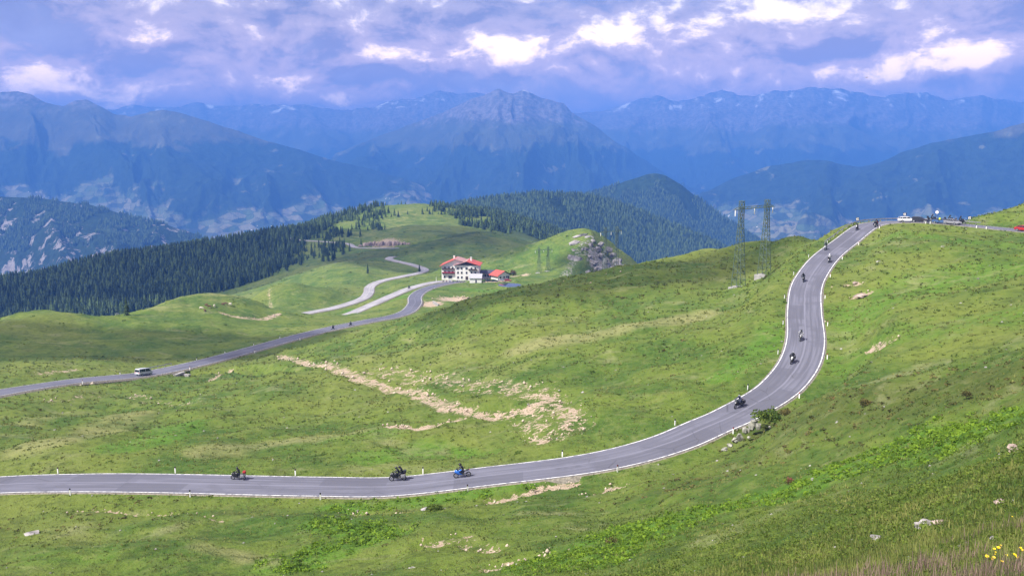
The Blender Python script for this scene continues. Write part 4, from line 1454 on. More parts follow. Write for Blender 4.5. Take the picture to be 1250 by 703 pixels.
PB = paint('black_paint', (0.015, 0.015, 0.018))
PBLUE = paint('blue_paint', (0.03, 0.14, 0.55))
PWHITE = paint('white_paint', (0.75, 0.75, 0.76))
PRED = paint('red_paint', (0.35, 0.02, 0.02))
PGREY = paint('grey_paint', (0.22, 0.22, 0.24))
PSILVER = paint('silver_paint', (0.45, 0.47, 0.50))
HB, HWH, HR, HG = PB, PWHITE, PRED, PGREY


def ridden(x, y, nm, back, bike_label, rider_label, col, suit, helm, style='sport', box=None, pan=None, passenger=None, lean=0.0, upright=False, lane=None, scale=1.12):
    P, T, g = on_road(x, y, nm, lane)
    rot = heading_rot(T, g, back)
    b = motorcycle(P, rot, bike_label, col, 'motorcycles riding the pass road', style, box, pan, lean, scale)
    r = person(P, b.rotation_euler, RIDER_UP if upright else RIDER, (.10, 0, 1.62) if not upright else (.03, 0, 1.62), suit, rider_label, helm, 'motorcycle riders')
    r.scale = (scale,) * 3
    if passenger:
        q = person(P, b.rotation_euler, PASS, (-.38, 0, 1.70), suit, passenger, helm, 'motorcycle riders')
        q.scale = (scale,) * 3


ridden(292, 585.5, 'near', True, 'dark motorcycle with a red top box riding alone on the lower road', 'rider in black on the motorcycle with the red top box', PB, CL_BLACK, HB, box=PRED, pan=PGREY, upright=True, scale=1.02)
ridden(483, 586.5, 'near', True, 'black touring motorcycle with grey panniers carrying two people on the lower road', 'front rider in black on the two-up touring motorcycle', PB, CL_BLACK, HB, box=PB, pan=PGREY, passenger='passenger in black behind the rider of the touring motorcycle', upright=True)
ridden(562, 582.5, 'near', True, 'bright blue sport motorcycle following the touring motorcycle', 'rider in black crouched on the blue sport motorcycle', PBLUE, CL_BLACK, HB, box=None)
ridden(901, 497, 'near', True, 'black motorcycle leaning at the edge line near the lichened rocks', 'rider in black with grey helmet near the lichened rocks', PB, CL_NAVY, PGREY, 'sport', pan=PB, lean=-0.12, upright=True)
ridden(966, 442.5, 'near', True, 'white and black motorcycle coming down the sharp bend, leading a pair', 'rider in black on the white motorcycle in the bend', PWHITE, CL_BLACK, PGREY, 'naked', pan=PB, lean=-0.15, upright=True)
ridden(976.5, 414.5, 'near', True, 'grey motorcycle following the white one down the sharp bend', 'rider in grey jacket following the white motorcycle', PGREY, CL_GREY, HB, 'naked', lean=-0.1, upright=True)
ridden(981, 343.5, 'near', True, 'black motorcycle coming down the climb level with the pylon', 'rider in black coming down level with the pylon', PB, CL_BLACK, HB, 'sport', lean=0.08)
ridden(1012, 320, 'near', False, 'dark motorcycle climbing in the inner lane towards the pass', 'rider with white helmet climbing in the inner lane', PB, CL_GREY, HWH, 'naked', box=PB, upright=True)
ridden(1008, 305, 'near', True, 'silver motorcycle coming down beside the outer edge line', 'rider in black beside the outer edge line', PSILVER, CL_BLACK, HB, 'sport', upright=True)
ridden(1045, 281, 'near', True, 'black motorcycle coming down just below the pass guard rail', 'rider in black just below the pass guard rail', PB, CL_BLACK, HB, 'sport')
ridden(1080, 277, 'near', False, 'black motorcycle with red fairing reaching the top of the climb', 'tall rider in black reaching the top of the climb', PRED, CL_BLACK, HB, 'sport', box=PB, pan=PB, upright=True, scale=1.25)
ridden(405, 402.5, 'mid', False, 'black motorcycle on the middle road, last of two heading for the hotel', 'rider in black, last of two on the middle road', PB, CL_BLACK, HB, 'naked', upright=True, scale=1.2)
ridden(426, 398, 'mid', False, 'black motorcycle on the middle road, first of two heading for the hotel', 'rider in black, first of two on the middle road', PB, CL_BLACK, HB, 'naked', upright=True, scale=1.2)
ridden(498, 352.5, 'a', True, 'dark motorcycle on the pale lane running down from the hotel', 'rider in black on the lane running down from the hotel', PB, CL_BLACK, HB, 'naked', upright=True, scale=1.3)


# ------------------------------------------------------------------ cars and the van
def car_meshes(kind):
    D = {}
    if kind == 'van':
        L, Wd, body = 5.0, 0.96, [(-2.5, .55, .95), (-2.48, .40, 1.05), (-1.0, .36, 1.08), (1.2, .36, 1.08), (2.1, .38, 1.02), (2.48, .45, .85), (2.52, .50, .70)]
        roof = [(-2.46, 1.05, 1.72), (-2.38, 1.05, 1.93), (0.0, 1.06, 1.97), (1.05, 1.06, 1.90), (1.95, 1.03, 1.08)]
        wheels = (1.62, -1.45)
    elif kind == 'wagon':
        L, Wd, body = 4.5, 0.90, [(-2.25, .45, .85), (-2.22, .32, .95), (-1.0, .28, .98), (1.0, .28, .95), (1.9, .30, .86), (2.22, .36, .70), (2.26, .42, .6)]
        roof = [(-2.15, .95, 1.05), (-1.85, .95, 1.44), (-.4, .96, 1.50), (.35, .95, 1.46), (1.15, .94, .96)]
        wheels = (1.38, -1.35)
    else:
        L, Wd, body = 4.6, 0.90, [(-2.3, .45, .85), (-2.27, .32, .95), (-1.3, .28, 1.0), (1.0, .28, .96), (1.95, .30, .85), (2.27, .36, .68), (2.3, .42, .6)]
        roof = [(-1.85, 1.0, 1.02), (-1.25, .99, 1.40), (-.4, .98, 1.46), (.25, .97, 1.42), (1.15, .95, .97)]
        wheels = (1.40, -1.38)
    sec = lambda x, w, z0, z1: [(x, -w * .92, z0), (x, w * .92, z0), (x, w, z0 + (z1 - z0) * .45), (x, w * .93, z1), (x, -w * .93, z1), (x, -w, z0 + (z1 - z0) * .45)]
    D['body'] = MB().loft([sec(x, Wd * (.86 if i in (0, len(body) - 1) else 1), z0, z1) for i, (x, z0, z1) in enumerate(body)]).mesh('body', smooth=False, bevel=.03)
    # greenhouse: dark glass volume with a body-coloured roof panel and pillars
    g0 = [(x, -Wd * .90, z0) for x, z0, z1 in roof]
    b = MB()
    b.loft([[(x, -Wd * .90, z0 - .03), (x, Wd * .90, z0 - .03), (x, Wd * (.90 - .18 * (z1 - z0) / .5 if kind != 'van' else .84), z1 - .02), (x, -Wd * (.90 - .18 * (z1 - z0) / .5 if kind != 'van' else .84), z1 - .02)] for x, z0, z1 in roof])
    D['window_glass'] = b.mesh('window_glass')
    b = MB()
    wr = .84 if kind == 'van' else .74
    top = [r for r in roof if r[2] > 1.3]
    b.loft([[(x, -Wd * wr, z1 - .03), (x, Wd * wr, z1 - .03), (x, Wd * wr * .92, z1 + .02), (x, -Wd * wr * .92, z1 + .02)] for x, z0, z1 in top])
    D['roof'] = b.mesh('roof')
    b = MB()
    for s_ in (-1, 1):
        for (xa, za), (xb, zb) in (((roof[0][0], roof[0][1]), (top[0][0], top[0][2])), ((roof[-1][0], roof[-1][1]), (top[-1][0], top[-1][2])), ((-.25, .97), (-.2, top[1][2])), ((roof[0][0] + .75, .97), (top[0][0] + .5, top[0][2]))):
            b.tube([(xa, s_ * Wd * .905, za), (xb, s_ * Wd * wr * 1.01, zb)], .045 if kind != 'van' else .06, 5)
    D['pillar'] = b.mesh('pillar')
    D['wheels'] = wheels
    D['tyre'] = cached('car_tyre', lambda: MB().lathe_y([(.2, -.09), (.29, -.105), (.325, -.08), (.325, .08), (.29, .105), (.2, .09)], (0, 0, 0), 20).mesh('tyre', smooth=True))
    D['rim'] = cached('car_rim', lambda: MB().lathe_y([(.02, -.08), (.21, -.095), (.21, .095), (.02, .08)], (0, 0, 0), 16).mesh('rim'))
    D['head'] = cached('car_head', lambda: MB().hull([(0, -.17, -.07), (0, .17, -.07), (0, -.17, .07), (0, .17, .07), (-.14, -.17, .07), (-.14, .17, .07), (.03, 0, 0)]).mesh('headlight'))
    D['Wd'] = Wd
    D['ends'] = (body[-2][0], body[0][0], (body[-2][1] + body[-2][2]) / 2 + .06, (body[0][1] + body[0][2]) / 2 + .12)
    return D


CARS = {k: car_meshes(k) for k in ('van', 'wagon', 'sedan')}


def car(kind, P, rot, col, label, group=None, name='parked_car', scale=1.0):
    D = CARS[kind]
    o = empty(name, P, rot)
    o.scale = (scale,) * 3
    tag(o, label, 'van' if kind == 'van' else 'car', group)
    link('body', D['body'], col, o)
    link('window_glass', D['window_glass'], M_GLASS, o)
    link('roof', D['roof'], col, o)
    link('pillar', D['pillar'], col, o)
    for x in D['wheels']:
        for s_ in (-1, 1):
            t = link('tyre', D['tyre'], M_RUBBER, o)
            t.location = (x, s_ * (D['Wd'] - .07), .325)
            link('rim', D['rim'], M_STEEL, t)
    xf, xb, zf, zb = D['ends']
    for s_ in (-1, 1):
        h = link('headlight', D['head'], M_WHITE, o)
        h.location = (xf + .01, s_ * D['Wd'] * .68, zf)
        h = link('tail_light', D['head'], M_RED, o)
        h.location = (xb - .01, s_ * D['Wd'] * .70, zb)
        h.rotation_euler = (0, 0, math.pi)
    p = link('licence_plate', cached('plate', lambda: MB().hexa((-.01, -.26, -.06), (.01, .26, .06)).mesh('licence_plate')), M_WHITE, o)
    p.location = (xb - .03, 0, zb - .15)
    return o


P, T, g = on_road(172, 459, 'mid', 1.5)
car('van', P, heading_rot(T, g, False), PSILVER, 'silver van with dark side windows driving on the middle road', None, 'van', 1.05)


def parked(x, off, kind, col, label, turn=0.0, scale=1.05):
    R = ROADS['near']
    n = np.stack([R['T'][:, 1], -R['T'][:, 0]], -1)
    E_ = np.concatenate([R['C'][:, :2] + n * off, R['C'][:, 2:]], 1)
    u, v, dep = project(E_)
    ok = np.arange(len(u)) > idx('near', 1058, 277)
    j = int(np.where(ok, np.abs(u - x), 1e9).argmin())
    p = E_[j]
    T = R['T'][j]
    return (p[0], p[1], p[2] + 0.01), math.atan2(T[1], T[0]) + turn


for x, off, kind, col, label, turn in ((1108, 1.2, 'wagon', PWHITE, 'white estate car on the flat road at the pass', math.pi), (1123, 1.4, 'wagon', paint('black_car', (.02, .02, .028)), 'black estate car close behind the white one at the pass', math.pi),
                                       (1149, 2.2, 'sedan', paint('blue_car', (.05, .10, .22)), 'blue saloon car at the pass beside the person in the yellow vest', 0.0), (1163, 2.3, 'sedan', PGREY, 'grey saloon car tucked behind the blue one at the pass', 0.0),
                                       (1251, 1.4, 'sedan', PRED, 'red car coming along the road below the grassy hill at the pass', math.pi)):
    p, yaw = parked(x, off, kind, col, label, turn)
    car(kind, p, (0, 0, yaw + turn), col, label, 'cars at the pass', 'car', 1.02)
for x, off, lab in ((1139, -1.9, 'black motorcycle parked by the pole with the white disc'), (1159, -1.6, 'black motorcycle parked against the guard rail, alone'), (1173, -0.5, 'dark motorcycle parked at the foot of the grassy hill')):
    p, yaw = parked(x, off, '', None, '')
    m = motorcycle(p, (0, 0, yaw + 0.5), lab, PB, 'motorcycles parked at the pass', 'sport', PB, PB, 0.0, 1.3)
    person((p[0], p[1], p[2]), (0, 0, yaw + 0.5), RIDER_UP, (.03, 0, 1.62), CL_BLACK, 'rider in black seated on the ' + lab, HB, 'motorcycle riders').scale = (1.3,) * 3
p, yaw = parked(1145.5, 3.0, '', None, '')
person((p[0], p[1], p[2] - .05), (0, 0, yaw - 1.2), STAND, None, CL_NAVY, 'person standing at the pass in a yellow high-visibility vest', None, None, CL_YELLOW).scale = (1.15,) * 3

# ------------------------------------------------------------------ the hotel and its outbuildings
M_PLASTER = simple('white_plaster', (0.74, 0.72, 0.68), 0.9, var=0.08, scale=0.6)
M_TILE = simple('red_roof_tiles', (0.42, 0.075, 0.055), 0.8, var=0.3, scale=1.2)
M_TILE_OLD = simple('faded_roof_tiles', (0.36, 0.20, 0.19), 0.8, var=0.3, scale=1.0)
M_SLATE = simple('dark_roof_sheet', (0.05, 0.05, 0.075), 0.6, var=0.2, scale=1.0)
M_GREYROOF = simple('grey_roof_sheet', (0.36, 0.36, 0.38), 0.7, var=0.15, scale=1.0)
M_WOOD = simple('dark_timber', (0.055, 0.032, 0.022), 0.8, var=0.3, scale=2.0)
M_FLOWERS = simple('red_balcony_flowers', (0.50, 0.05, 0.06), 0.9, var=0.4, scale=3.0)


def box_part(name, parent, lo, hi, material, parent2=None):
    return link(name, MB().hexa(lo, hi).mesh(name), material, parent)


def gable_walls(w0, w1, y0, y1, ze, zr, zb=-4.0):
    """walls with gables facing -y and +y, ridge along y"""
    xm = (w0 + w1) / 2
    b = MB()
    v = [(w0, y0, zb), (w1, y0, zb), (w1, y0, ze), (xm, y0, zr), (w0, y0, ze), (w0, y1, zb), (w1, y1, zb), (w1, y1, ze), (xm, y1, zr), (w0, y1, ze)]
    b.poly(v, [(0, 1, 2, 3, 4), (9, 8, 7, 6, 5), (0, 4, 9, 5), (1, 6, 7, 2), (2, 7, 8, 3), (3, 8, 9, 4), (0, 5, 6, 1)])
    return b.mesh('wall')


def roof_slab(p0, p1, p2, p3, th=0.28):
    """a thick sheet over four corners"""
    b = MB()
    lo = [Vector(p) for p in (p0, p1, p2, p3)]
    hi = [p + Vector((0, 0, th)) for p in lo]
    b.poly(lo + hi, [(3, 2, 1, 0), (4, 5, 6, 7), (0, 1, 5, 4), (1, 2, 6, 5), (2, 3, 7, 6), (3, 0, 4, 7)])
    return b.mesh('roof')


def window(parent, x, y, z, w=1.1, h=1.35, side=None):
    """window on a wall facing -y (or on the left wall facing -x)"""
    f = MB()
    t = .07
    if side is None:
        for lo, hi in (((x - w / 2, y - .09, z), (x + w / 2, y + .02, z + t)), ((x - w / 2, y - .09, z + h - t), (x + w / 2, y + .02, z + h)), ((x - w / 2, y - .085, z + t), (x - w / 2 + t, y + .02, z + h - t)), ((x + w / 2 - t, y - .085, z + t), (x + w / 2, y + .02, z + h - t)), ((x - t / 2, y - .08, z + t), (x + t / 2, y + .02, z + h - t))):
            f.hexa(lo, hi)
        fr = link('window', f.mesh('window'), M_WOOD, parent)
        link('pane', MB().hexa((x - w / 2 + .03, y - .045, z + .03), (x + w / 2 - .03, y + .01, z + h - .03)).mesh('pane'), M_GLASS, fr)
        link('sill', MB().hexa((x - w / 2 - .1, y - .18, z - .1), (x + w / 2 + .1, y + .02, z - .005)).mesh('sill'), M_CONCRETE, fr)
    else:
        for lo, hi in (((x - .09, y - w / 2, z), (x + .02, y + w / 2, z + t)), ((x - .09, y - w / 2, z + h - t), (x + .02, y + w / 2, z + h)), ((x - .085, y - w / 2, z + t), (x + .02, y - w / 2 + t, z + h - t)), ((x - .085, y + w / 2 - t, z + t), (x + .02, y + w / 2, z + h - t))):
            f.hexa(lo, hi)
        fr = link('window', f.mesh('window'), M_WOOD, parent)
        link('pane', MB().hexa((x - .045, y - w / 2 + .03, z + .03), (x + .01, y + w / 2 - .03, z + h - .03)).mesh('pane'), M_GLASS, fr)


def balcony(parent, x0, x1, y, z, flowers=True):
    s_ = link('balcony', MB().hexa((x0, y - 1.3, z - .15), (x1, y + .05, z)).mesh('balcony'), M_WOOD, parent)
    b = MB()
    b.hexa((x0, y - 1.3, z + .92), (x1, y - 1.2, z + 1.02)).hexa((x0 + .02, y - 1.28, z + .01), (x1 - .02, y - 1.22, z + .75))
    link('railing', b.mesh('railing'), M_WOOD, s_)
    if flowers:
        link('flower_box', MB().hexa((x0 + .2, y - 1.52, z + .72), (x1 - .2, y - 1.31, z + 1.14)).mesh('flower_box'), M_FLOWERS, s_)


hot_c = at(np.array(570.0), np.array(341.0), np.array(570.0))
HB0 = Vector((hot_c[0], hot_c[1], hot_c[2] - 0.2))
hyaw = math.radians(-4)
hotel = empty('hotel', HB0, (0, 0, hyaw))
tag(hotel, 'white three-storey hotel with red tiled roofs and a dark timber gable', 'hotel')
link('wall', gable_walls(-8.1, 8.1, 0, 15, 10.2, 12.6), M_PLASTER, hotel)
b = MB()
prof = [(-18.0, -4.0), (-7.6, -4.0), (-2.2, -4.0), (-2.2, 12.1), (-8.4, 13.95), (-18.0, 9.5)]
b.loft([[(x, 2.0, z) for x, z in prof], [(x, 16.0, z) for x, z in prof]])
link('wall', b.mesh('wall'), M_PLASTER, hotel)
r = link('roof', roof_slab((-9.4, -1.5, 9.78), (0.02, -1.5, 12.65), (0.02, 16, 12.65), (-9.4, 16, 9.78)), M_TILE_OLD, hotel)
b = MB()
b.hexa((1.5, 7.0, 12.0), (2.6, 8.0, 14.6)).hexa((1.35, 6.85, 14.6), (2.75, 8.15, 14.8))
link('chimney', b.mesh('chimney'), M_PLASTER, r)
link('roof', roof_slab((0.02, -1.5, 12.65), (9.4, -1.5, 9.78), (9.4, 16, 9.78), (0.02, 16, 12.65)), M_TILE, hotel)
r = link('roof', roof_slab((-19.4, 0.6, 8.87), (-8.4, 0.6, 13.97), (-8.4, 17, 13.97), (-19.4, 17, 8.87)), M_TILE, hotel)
b = MB()
b.hexa((-10.6, 9.0, 12.0), (-9.6, 10.0, 15.3)).hexa((-10.75, 8.85, 15.3), (-9.45, 10.15, 15.5))
link('chimney', b.mesh('chimney'), M_PLASTER, r)
link('roof', roof_slab((-8.4, 0.6, 13.97), (-1.6, 0.6, 11.95), (-1.6, 17, 11.95), (-8.4, 17, 13.97)), M_TILE_OLD, hotel)
b = MB()
b.poly([(-8.0, -.06, 10.0), (8.0, -.06, 10.0), (0, -.06, 12.5), (-8.0, -.001, 10.0), (8.0, -.001, 10.0), (0, -.001, 12.5)], [(0, 1, 2), (0, 3, 4, 1), (1, 4, 5, 2), (2, 5, 3, 0)])
link('timber_gable', b.mesh('timber_gable'), M_WOOD, hotel)
for z in (0.9, 4.2, 7.2):
    for x in (-6.2, -3.6, -0.2, 3.2, 5.9):
        if z == 0.9 and x in (-0.2,):
            continue
        window(hotel, x, 0, z, 1.6 if (z > 5 and x == -0.2) else 1.15)
for z in (4.4, 7.3):
    for x in (-15.6, -12.8, -10.2):
        window(hotel, x, 2.0, z)
window(hotel, -12.0, 2.0, 0.6, 2.6, 1.7)
window(hotel, -16.0, 2.0, 0.9)
for z in (1.0, 4.4):
    for y in (5, 9, 13):
        window(hotel, -18.0, y, z, side=1)
d_ = link('door', MB().hexa((-1.0, -.1, -.2), (0.8, .02, 2.3)).mesh('door'), M_WOOD, hotel)
link('handle', MB().tube([(.5, -.14, 1.0), (.5, -.14, 1.25)], .03, 6).mesh('handle'), M_CHROME, d_)
balcony(hotel, -17.6, -8.4, 2.0, 3.9)
balcony(hotel, -17.6, -8.4, 2.0, 6.9, False)
balcony(hotel, 1.2, 7.6, 0.0, 6.8, False)

wing = empty('restaurant_wing', HB0 + Matrix.Rotation(hyaw, 3, 'Z') @ Vector((14.5, 9.5, 0)), (0, 0, hyaw))
tag(wing, 'low white wing with a dark blue-grey roof joining the hotel to the small house', 'building')
wing_w = MB().hexa((-6.2, 0, -4), (6.4, 6, 3.2))
link('wall', wing_w.mesh('wall'), M_PLASTER, wing)
link('roof', roof_slab((-6.3, -1.0, 3.25), (6.5, -1.0, 3.25), (6.5, 3.2, 5.0), (-6.3, 3.2, 5.0)), M_SLATE, wing)
link('roof', roof_slab((-6.3, 3.2, 5.0), (6.5, 3.2, 5.0), (6.5, 7.0, 3.3), (-6.3, 7.0, 3.3)), M_SLATE, wing)
for x in (-4.6, -2.6, -0.6, 1.4, 3.4):
    window(wing, x, 0, 0.8, 1.5, 1.7)

small = empty('house', HB0 + Matrix.Rotation(hyaw, 3, 'Z') @ Vector((25.5, 3.5, 0)), (0, 0, hyaw + 0.75))
tag(small, 'small white house with a red hipped-looking roof beside the car park', 'house')
link('wall', gable_walls(-5.2, 5.2, 0, 8, 3.0, 5.6), M_PLASTER, small)
link('roof', roof_slab((-6.6, -1.2, 2.55), (0.01, -1.2, 5.7), (0.01, 9, 5.7), (-6.6, 9, 2.55)), M_TILE, small)
link('roof', roof_slab((0.01, -1.2, 5.7), (6.6, -1.2, 2.55), (6.6, 9, 2.55), (0.01, 9, 5.7)), M_WOOD, small)
for x in (-3.0, 0.2, 2.6):
    window(small, x, 0, 0.9, 1.3, 1.2)
d_ = link('door', MB().hexa((3.6, -.1, -.2), (4.6, .02, 2.1)).mesh('door'), M_WOOD, small)

gar = empty('garage', HB0 + Matrix.Rotation(hyaw, 3, 'Z') @ Vector((7.2, -10.5, -1.0)), (0, 0, hyaw + 0.05))
tag(gar, 'white garage block with a pale grey pitched roof in front of the hotel', 'garage')
link('wall', MB().hexa((-4.0, 0, -4), (4.0, 6, 3.4)).mesh('wall'), M_PLASTER, gar)
link('roof', roof_slab((-4.4, -.5, 3.42), (4.4, -.5, 3.42), (4.4, 6.5, 5.6), (-4.4, 6.5, 5.6)), M_GREYROOF, gar)
link('door', MB().hexa((-.2, -.06, 0.2), (.9, .02, 2.3)).mesh('door'), M_SLATE, gar)
link('wall', MB().poly([(-4.0, 0, 3.38), (-4.0, 6.0, 3.38), (-4.0, 6.0, 5.2), (4.0, 0, 3.38), (4.0, 6.0, 3.38), (4.0, 6.0, 5.2)], [(0, 1, 2), (3, 5, 4), (1, 4, 5, 2), (0, 2, 5, 3)]).mesh('wall'), M_PLASTER, gar)

# pond in front of the small house
pc = at(np.array(622.0), np.array(347.5), np.array(541.0))
pz = float(height(np.array([pc[0]]), np.array([pc[1]]), False)[0]) + 0.7
m_water = simple('pond_water', (0.03, 0.05, 0.07), 0.06)
ang = np.linspace(0, 2 * math.pi, 48, endpoint=False)
rim = [(pc[0] + 7.6 * math.cos(a) * (1 + .05 * math.sin(3 * a)), pc[1] + 8.5 * math.sin(a), pz) for a in ang]
low = [(pc[0] + 9.5 * math.cos(a), pc[1] + 10.5 * math.sin(a), pz - 3.0) for a in ang]
me = bpy.data.meshes.new('pond')
me.from_pydata(rim, [], [tuple(range(48))])
link('pond', me, m_water, kind='structure')
b = MB()
out2 = [(pc[0] + 8.1 * math.cos(a), pc[1] + 9.1 * math.sin(a), pz + .12) for a in ang]
b.poly(out2 + low + [(x, y, z - .05) for x, y, z in rim], [(i, (i + 1) % 48, 48 + (i + 1) % 48, 48 + i) for i in range(48)] + [(i, 96 + i, 96 + (i + 1) % 48, (i + 1) % 48) for i in range(48)])
link('pond_bank', b.mesh('pond_bank', smooth=True), M_GROUND, kind='structure')


def terrain_z(x, y):
    return float(height(np.array([x]), np.array([y]))[0])


def place(x, y, d):
    p = at(np.array(float(x)), np.array(float(y)), np.array(float(d)))
    return Vector((p[0], p[1], terrain_z(p[0], p[1])))


for x, y, d, kind, col, lab, yaw in ((597, 342.5, 556, 'wagon', PB, 'black car parked beside the white garage', 0.3), (604, 342.3, 557, 'wagon', paint('dark_green_car', (.03, .06, .05)), 'dark green car parked between the garage and the pond', 0.2), (611.5, 342, 558, 'sedan', PGREY, 'grey car parked right behind the pond', 2.9), (620, 341.5, 559, 'wagon', PRED, 'dark red car parked in front of the small house', 0.1)):
    car(kind, place(x, y, d), (0, 0, yaw), col, lab, 'cars parked at the hotel')
for k, x in enumerate((541, 545, 549, 553, 558, 562, 566)):
    motorcycle(place(x, 340.4, 562), (0, 0, 1.2 + 0.1 * (k % 3)), 'dark motorcycle in the row parked along the hotel front', (PB, PRED, PBLUE, PGREY, PB, PWHITE, PB)[k], 'motorcycles parked along the hotel front', 'naked', scale=1.15)
pole = tag(empty('flag_pole', place(532.5, 342.5, 560)), 'white pole at the road fork in front of the hotel', 'pole')
link('pole', MB().tube([(0, 0, -.5), (0, 0, 4.0)], [.16, .12], 8).mesh('pole'), M_WHITE, pole)
link('cap', MB().hexa((-.16, -.16, 4.0), (.16, .16, 4.15)).mesh('cap'), M_WHITE, pole)
rw = tag(empty('retaining_wall', place(532, 375, 458), (0, 0, 0.35)), 'short dark concrete wall at the edge of the sandy lot', 'wall')
link('wall', MB().hexa((-.25, -6, -2.5), (.25, 6, 1.1)).mesh('wall'), M_CONCRETE, rw)
link('coping', MB().hexa((-.34, -6.1, 1.1), (.34, 6.1, 1.25)).mesh('coping'), M_CONCRETE, rw)

# culvert under the middle road
P, T, g = on_road(204, 455, 'mid', 3.9)
n_ = Vector((T[1], -T[0], 0))
cq = P + n_ * 3.0
cv = tag(empty('culvert', (cq.x, cq.y, P.z - 2.6), (0, 0, math.atan2(T[1], T[0]))), 'concrete culvert mouth with an opening filled black for shade under the middle road', 'culvert')
link('wing_wall', MB().hexa((-2.0, -1.6, -1.5), (-1.05, 1.45, 1.69), (1, 1)).mesh('wing_wall'), M_CONCRETE, cv)
link('wing_wall', MB().hexa((1.05, -1.6, -1.5), (2.0, 1.45, 1.69), (1, 1)).mesh('wing_wall'), M_CONCRETE, cv)
link('lintel', MB().hexa((-2.1, .6, 1.7), (2.1, 1.5, 2.3)).mesh('lintel'), M_CONCRETE, cv)
link('opening', MB().hexa((-1.04, .9, -1.5), (1.04, 1.4, 1.68)).mesh('opening'), M_BLACK, cv)  # solid black block standing in for the shade inside the culvert


# ------------------------------------------------------------------ power line: two lattice masts joined by a cross beam
M_LATTICE = simple('weathered_green_steel', (0.085, 0.125, 0.09), 0.6, 0.2)


def bar(b, p, q, r):
    b.tube([p, q], r, 4, cap=True)


def pylon(P1, P2, H, th, label, name='pylon'):
    P1, P2 = Vector(P1), Vector(P2)
    zt = max(P1.z, P2.z) + H
    o = empty(name, P1)
    tag(o, label, 'pylon', 'pylons of the power line')
    ax = (P2 - P1)
    ax.z = 0
    dirx = ax.normalized()
    diry = Vector((-dirx.y, dirx.x, 0))
    for Pb in (P1, P2):
        hgt = zt - Pb.z
        lo, hi = 1.35, 0.5
        half = lambda z: lo + (hi - lo) * min(1, z / (hgt * .8))
        corners = [(-1, -1), (1, -1), (1, 1), (-1, 1)]
        cor = lambda k, z: Pb - P1 + dirx * corners[k][0] * half(z) + diry * corners[k][1] * half(z) + Vector((0, 0, z))
        for k in range(4):
            b = MB()
            zs = [-.5, hgt * .8, hgt + .9]
            b.tube([cor(k, z) for z in zs], th, 4)
            link('leg', b.mesh('leg'), M_LATTICE, o)
        b = MB()
        z = 0.2
        flip = 0
        while z < hgt + .3:
            st = max(.9, half(z) * 1.5)
            for k in range(4):
                k2 = (k + 1) % 4
                if flip:
                    bar(b, cor(k, z), cor(k2, z + st), th * .62)
                else:
                    bar(b, cor(k2, z), cor(k, z + st), th * .62)
                bar(b, cor(k, z + st), cor(k2, z + st), th * .5)
            flip = 1 - flip
            z += st
        link('bracing', b.mesh('bracing'), M_LATTICE, o)
        link('footing', MB().hexa((-1.9, -1.9, -1.6), (1.9, 1.9, .25), rot=Matrix.Rotation(math.atan2(dirx.y, dirx.x), 3, 'Z'), loc=Pb - P1).mesh('footing'), M_CONCRETE, o)
    # cross beam
    b = MB()
    zb = zt - 1.3 - P1.z
    A_ = Vector((0, 0, zb)) - dirx * 3.4
    B_ = (P2 - P1)
    B_.z = zb
    B_ = B_ + dirx * 3.4
    L_ = (B_ - A_).length
    for dy, dz in ((-.35, 0), (.35, 0), (0, .55)):
        b.tube([A_ + diry * dy + Vector((0, 0, dz * 0.2)), A_ + dirx * 1.5 + diry * dy + Vector((0, 0, dz)), B_ - dirx * 1.5 + diry * dy + Vector((0, 0, dz)), B_ + diry * dy + Vector((0, 0, dz * 0.2))], th * .8, 4)
    n = int(L_ / 1.0)
    for i in range(n):
        p = A_ + dirx * (L_ * i / n)
        q = A_ + dirx * (L_ * (i + 1) / n)
        bar(b, p + diry * (-.35 if i % 2 else .35), q + diry * (.35 if i % 2 else -.35), th * .5)
        bar(b, p + diry * (-.35 if i % 2 else .35), q + Vector((0, 0, .5)), th * .5)
    link('cross_beam', b.mesh('cross_beam'), M_LATTICE, o)
    for t in (0.02, 0.5, 0.98):
        p = A_ + dirx * L_ * t
        link('insulator', MB().tube([p, p - Vector((0, 0, .5)), p - Vector((0, 0, 1.7))], [.06, .14, .12], 8).mesh('insulator'), M_WHITE, o)
    return o


g1 = ground([(901, 353)], detail=False)[0]
q1 = Vector((g1[0], g1[1], terrain_z(g1[0], g1[1])))
g2 = at(np.array(932.0), np.array(346.0), np.array(q1.y * CS - q1.z * SN + 9.0))
q2 = Vector((g2[0], g2[1], terrain_z(g2[0], g2[1])))
H1 = (q1.y * CS) * 0.107
pylon(q1, q2, H1 - max(0, q2.z - q1.z) * 0.6 - 1.4, .092, 'twin-mast lattice pylon standing on concrete footings beside the climbing road')
q1 = place(738, 335, 400)
q2 = place(752, 335, 405)
pylon(q1, q2, max(10.0, -(q1.z) - 400 * (272 - YH) / FPX * 1.0 - 2.5), .075, 'twin-mast lattice pylon rising behind the crest in front of the rocky peak')
q1 = place(658, 334, 600)
q2 = place(669, 333, 603)
pylon(q1, q2, 17, .08, 'thin twin-mast lattice pylon on the meadow between hotel and rocky peak')

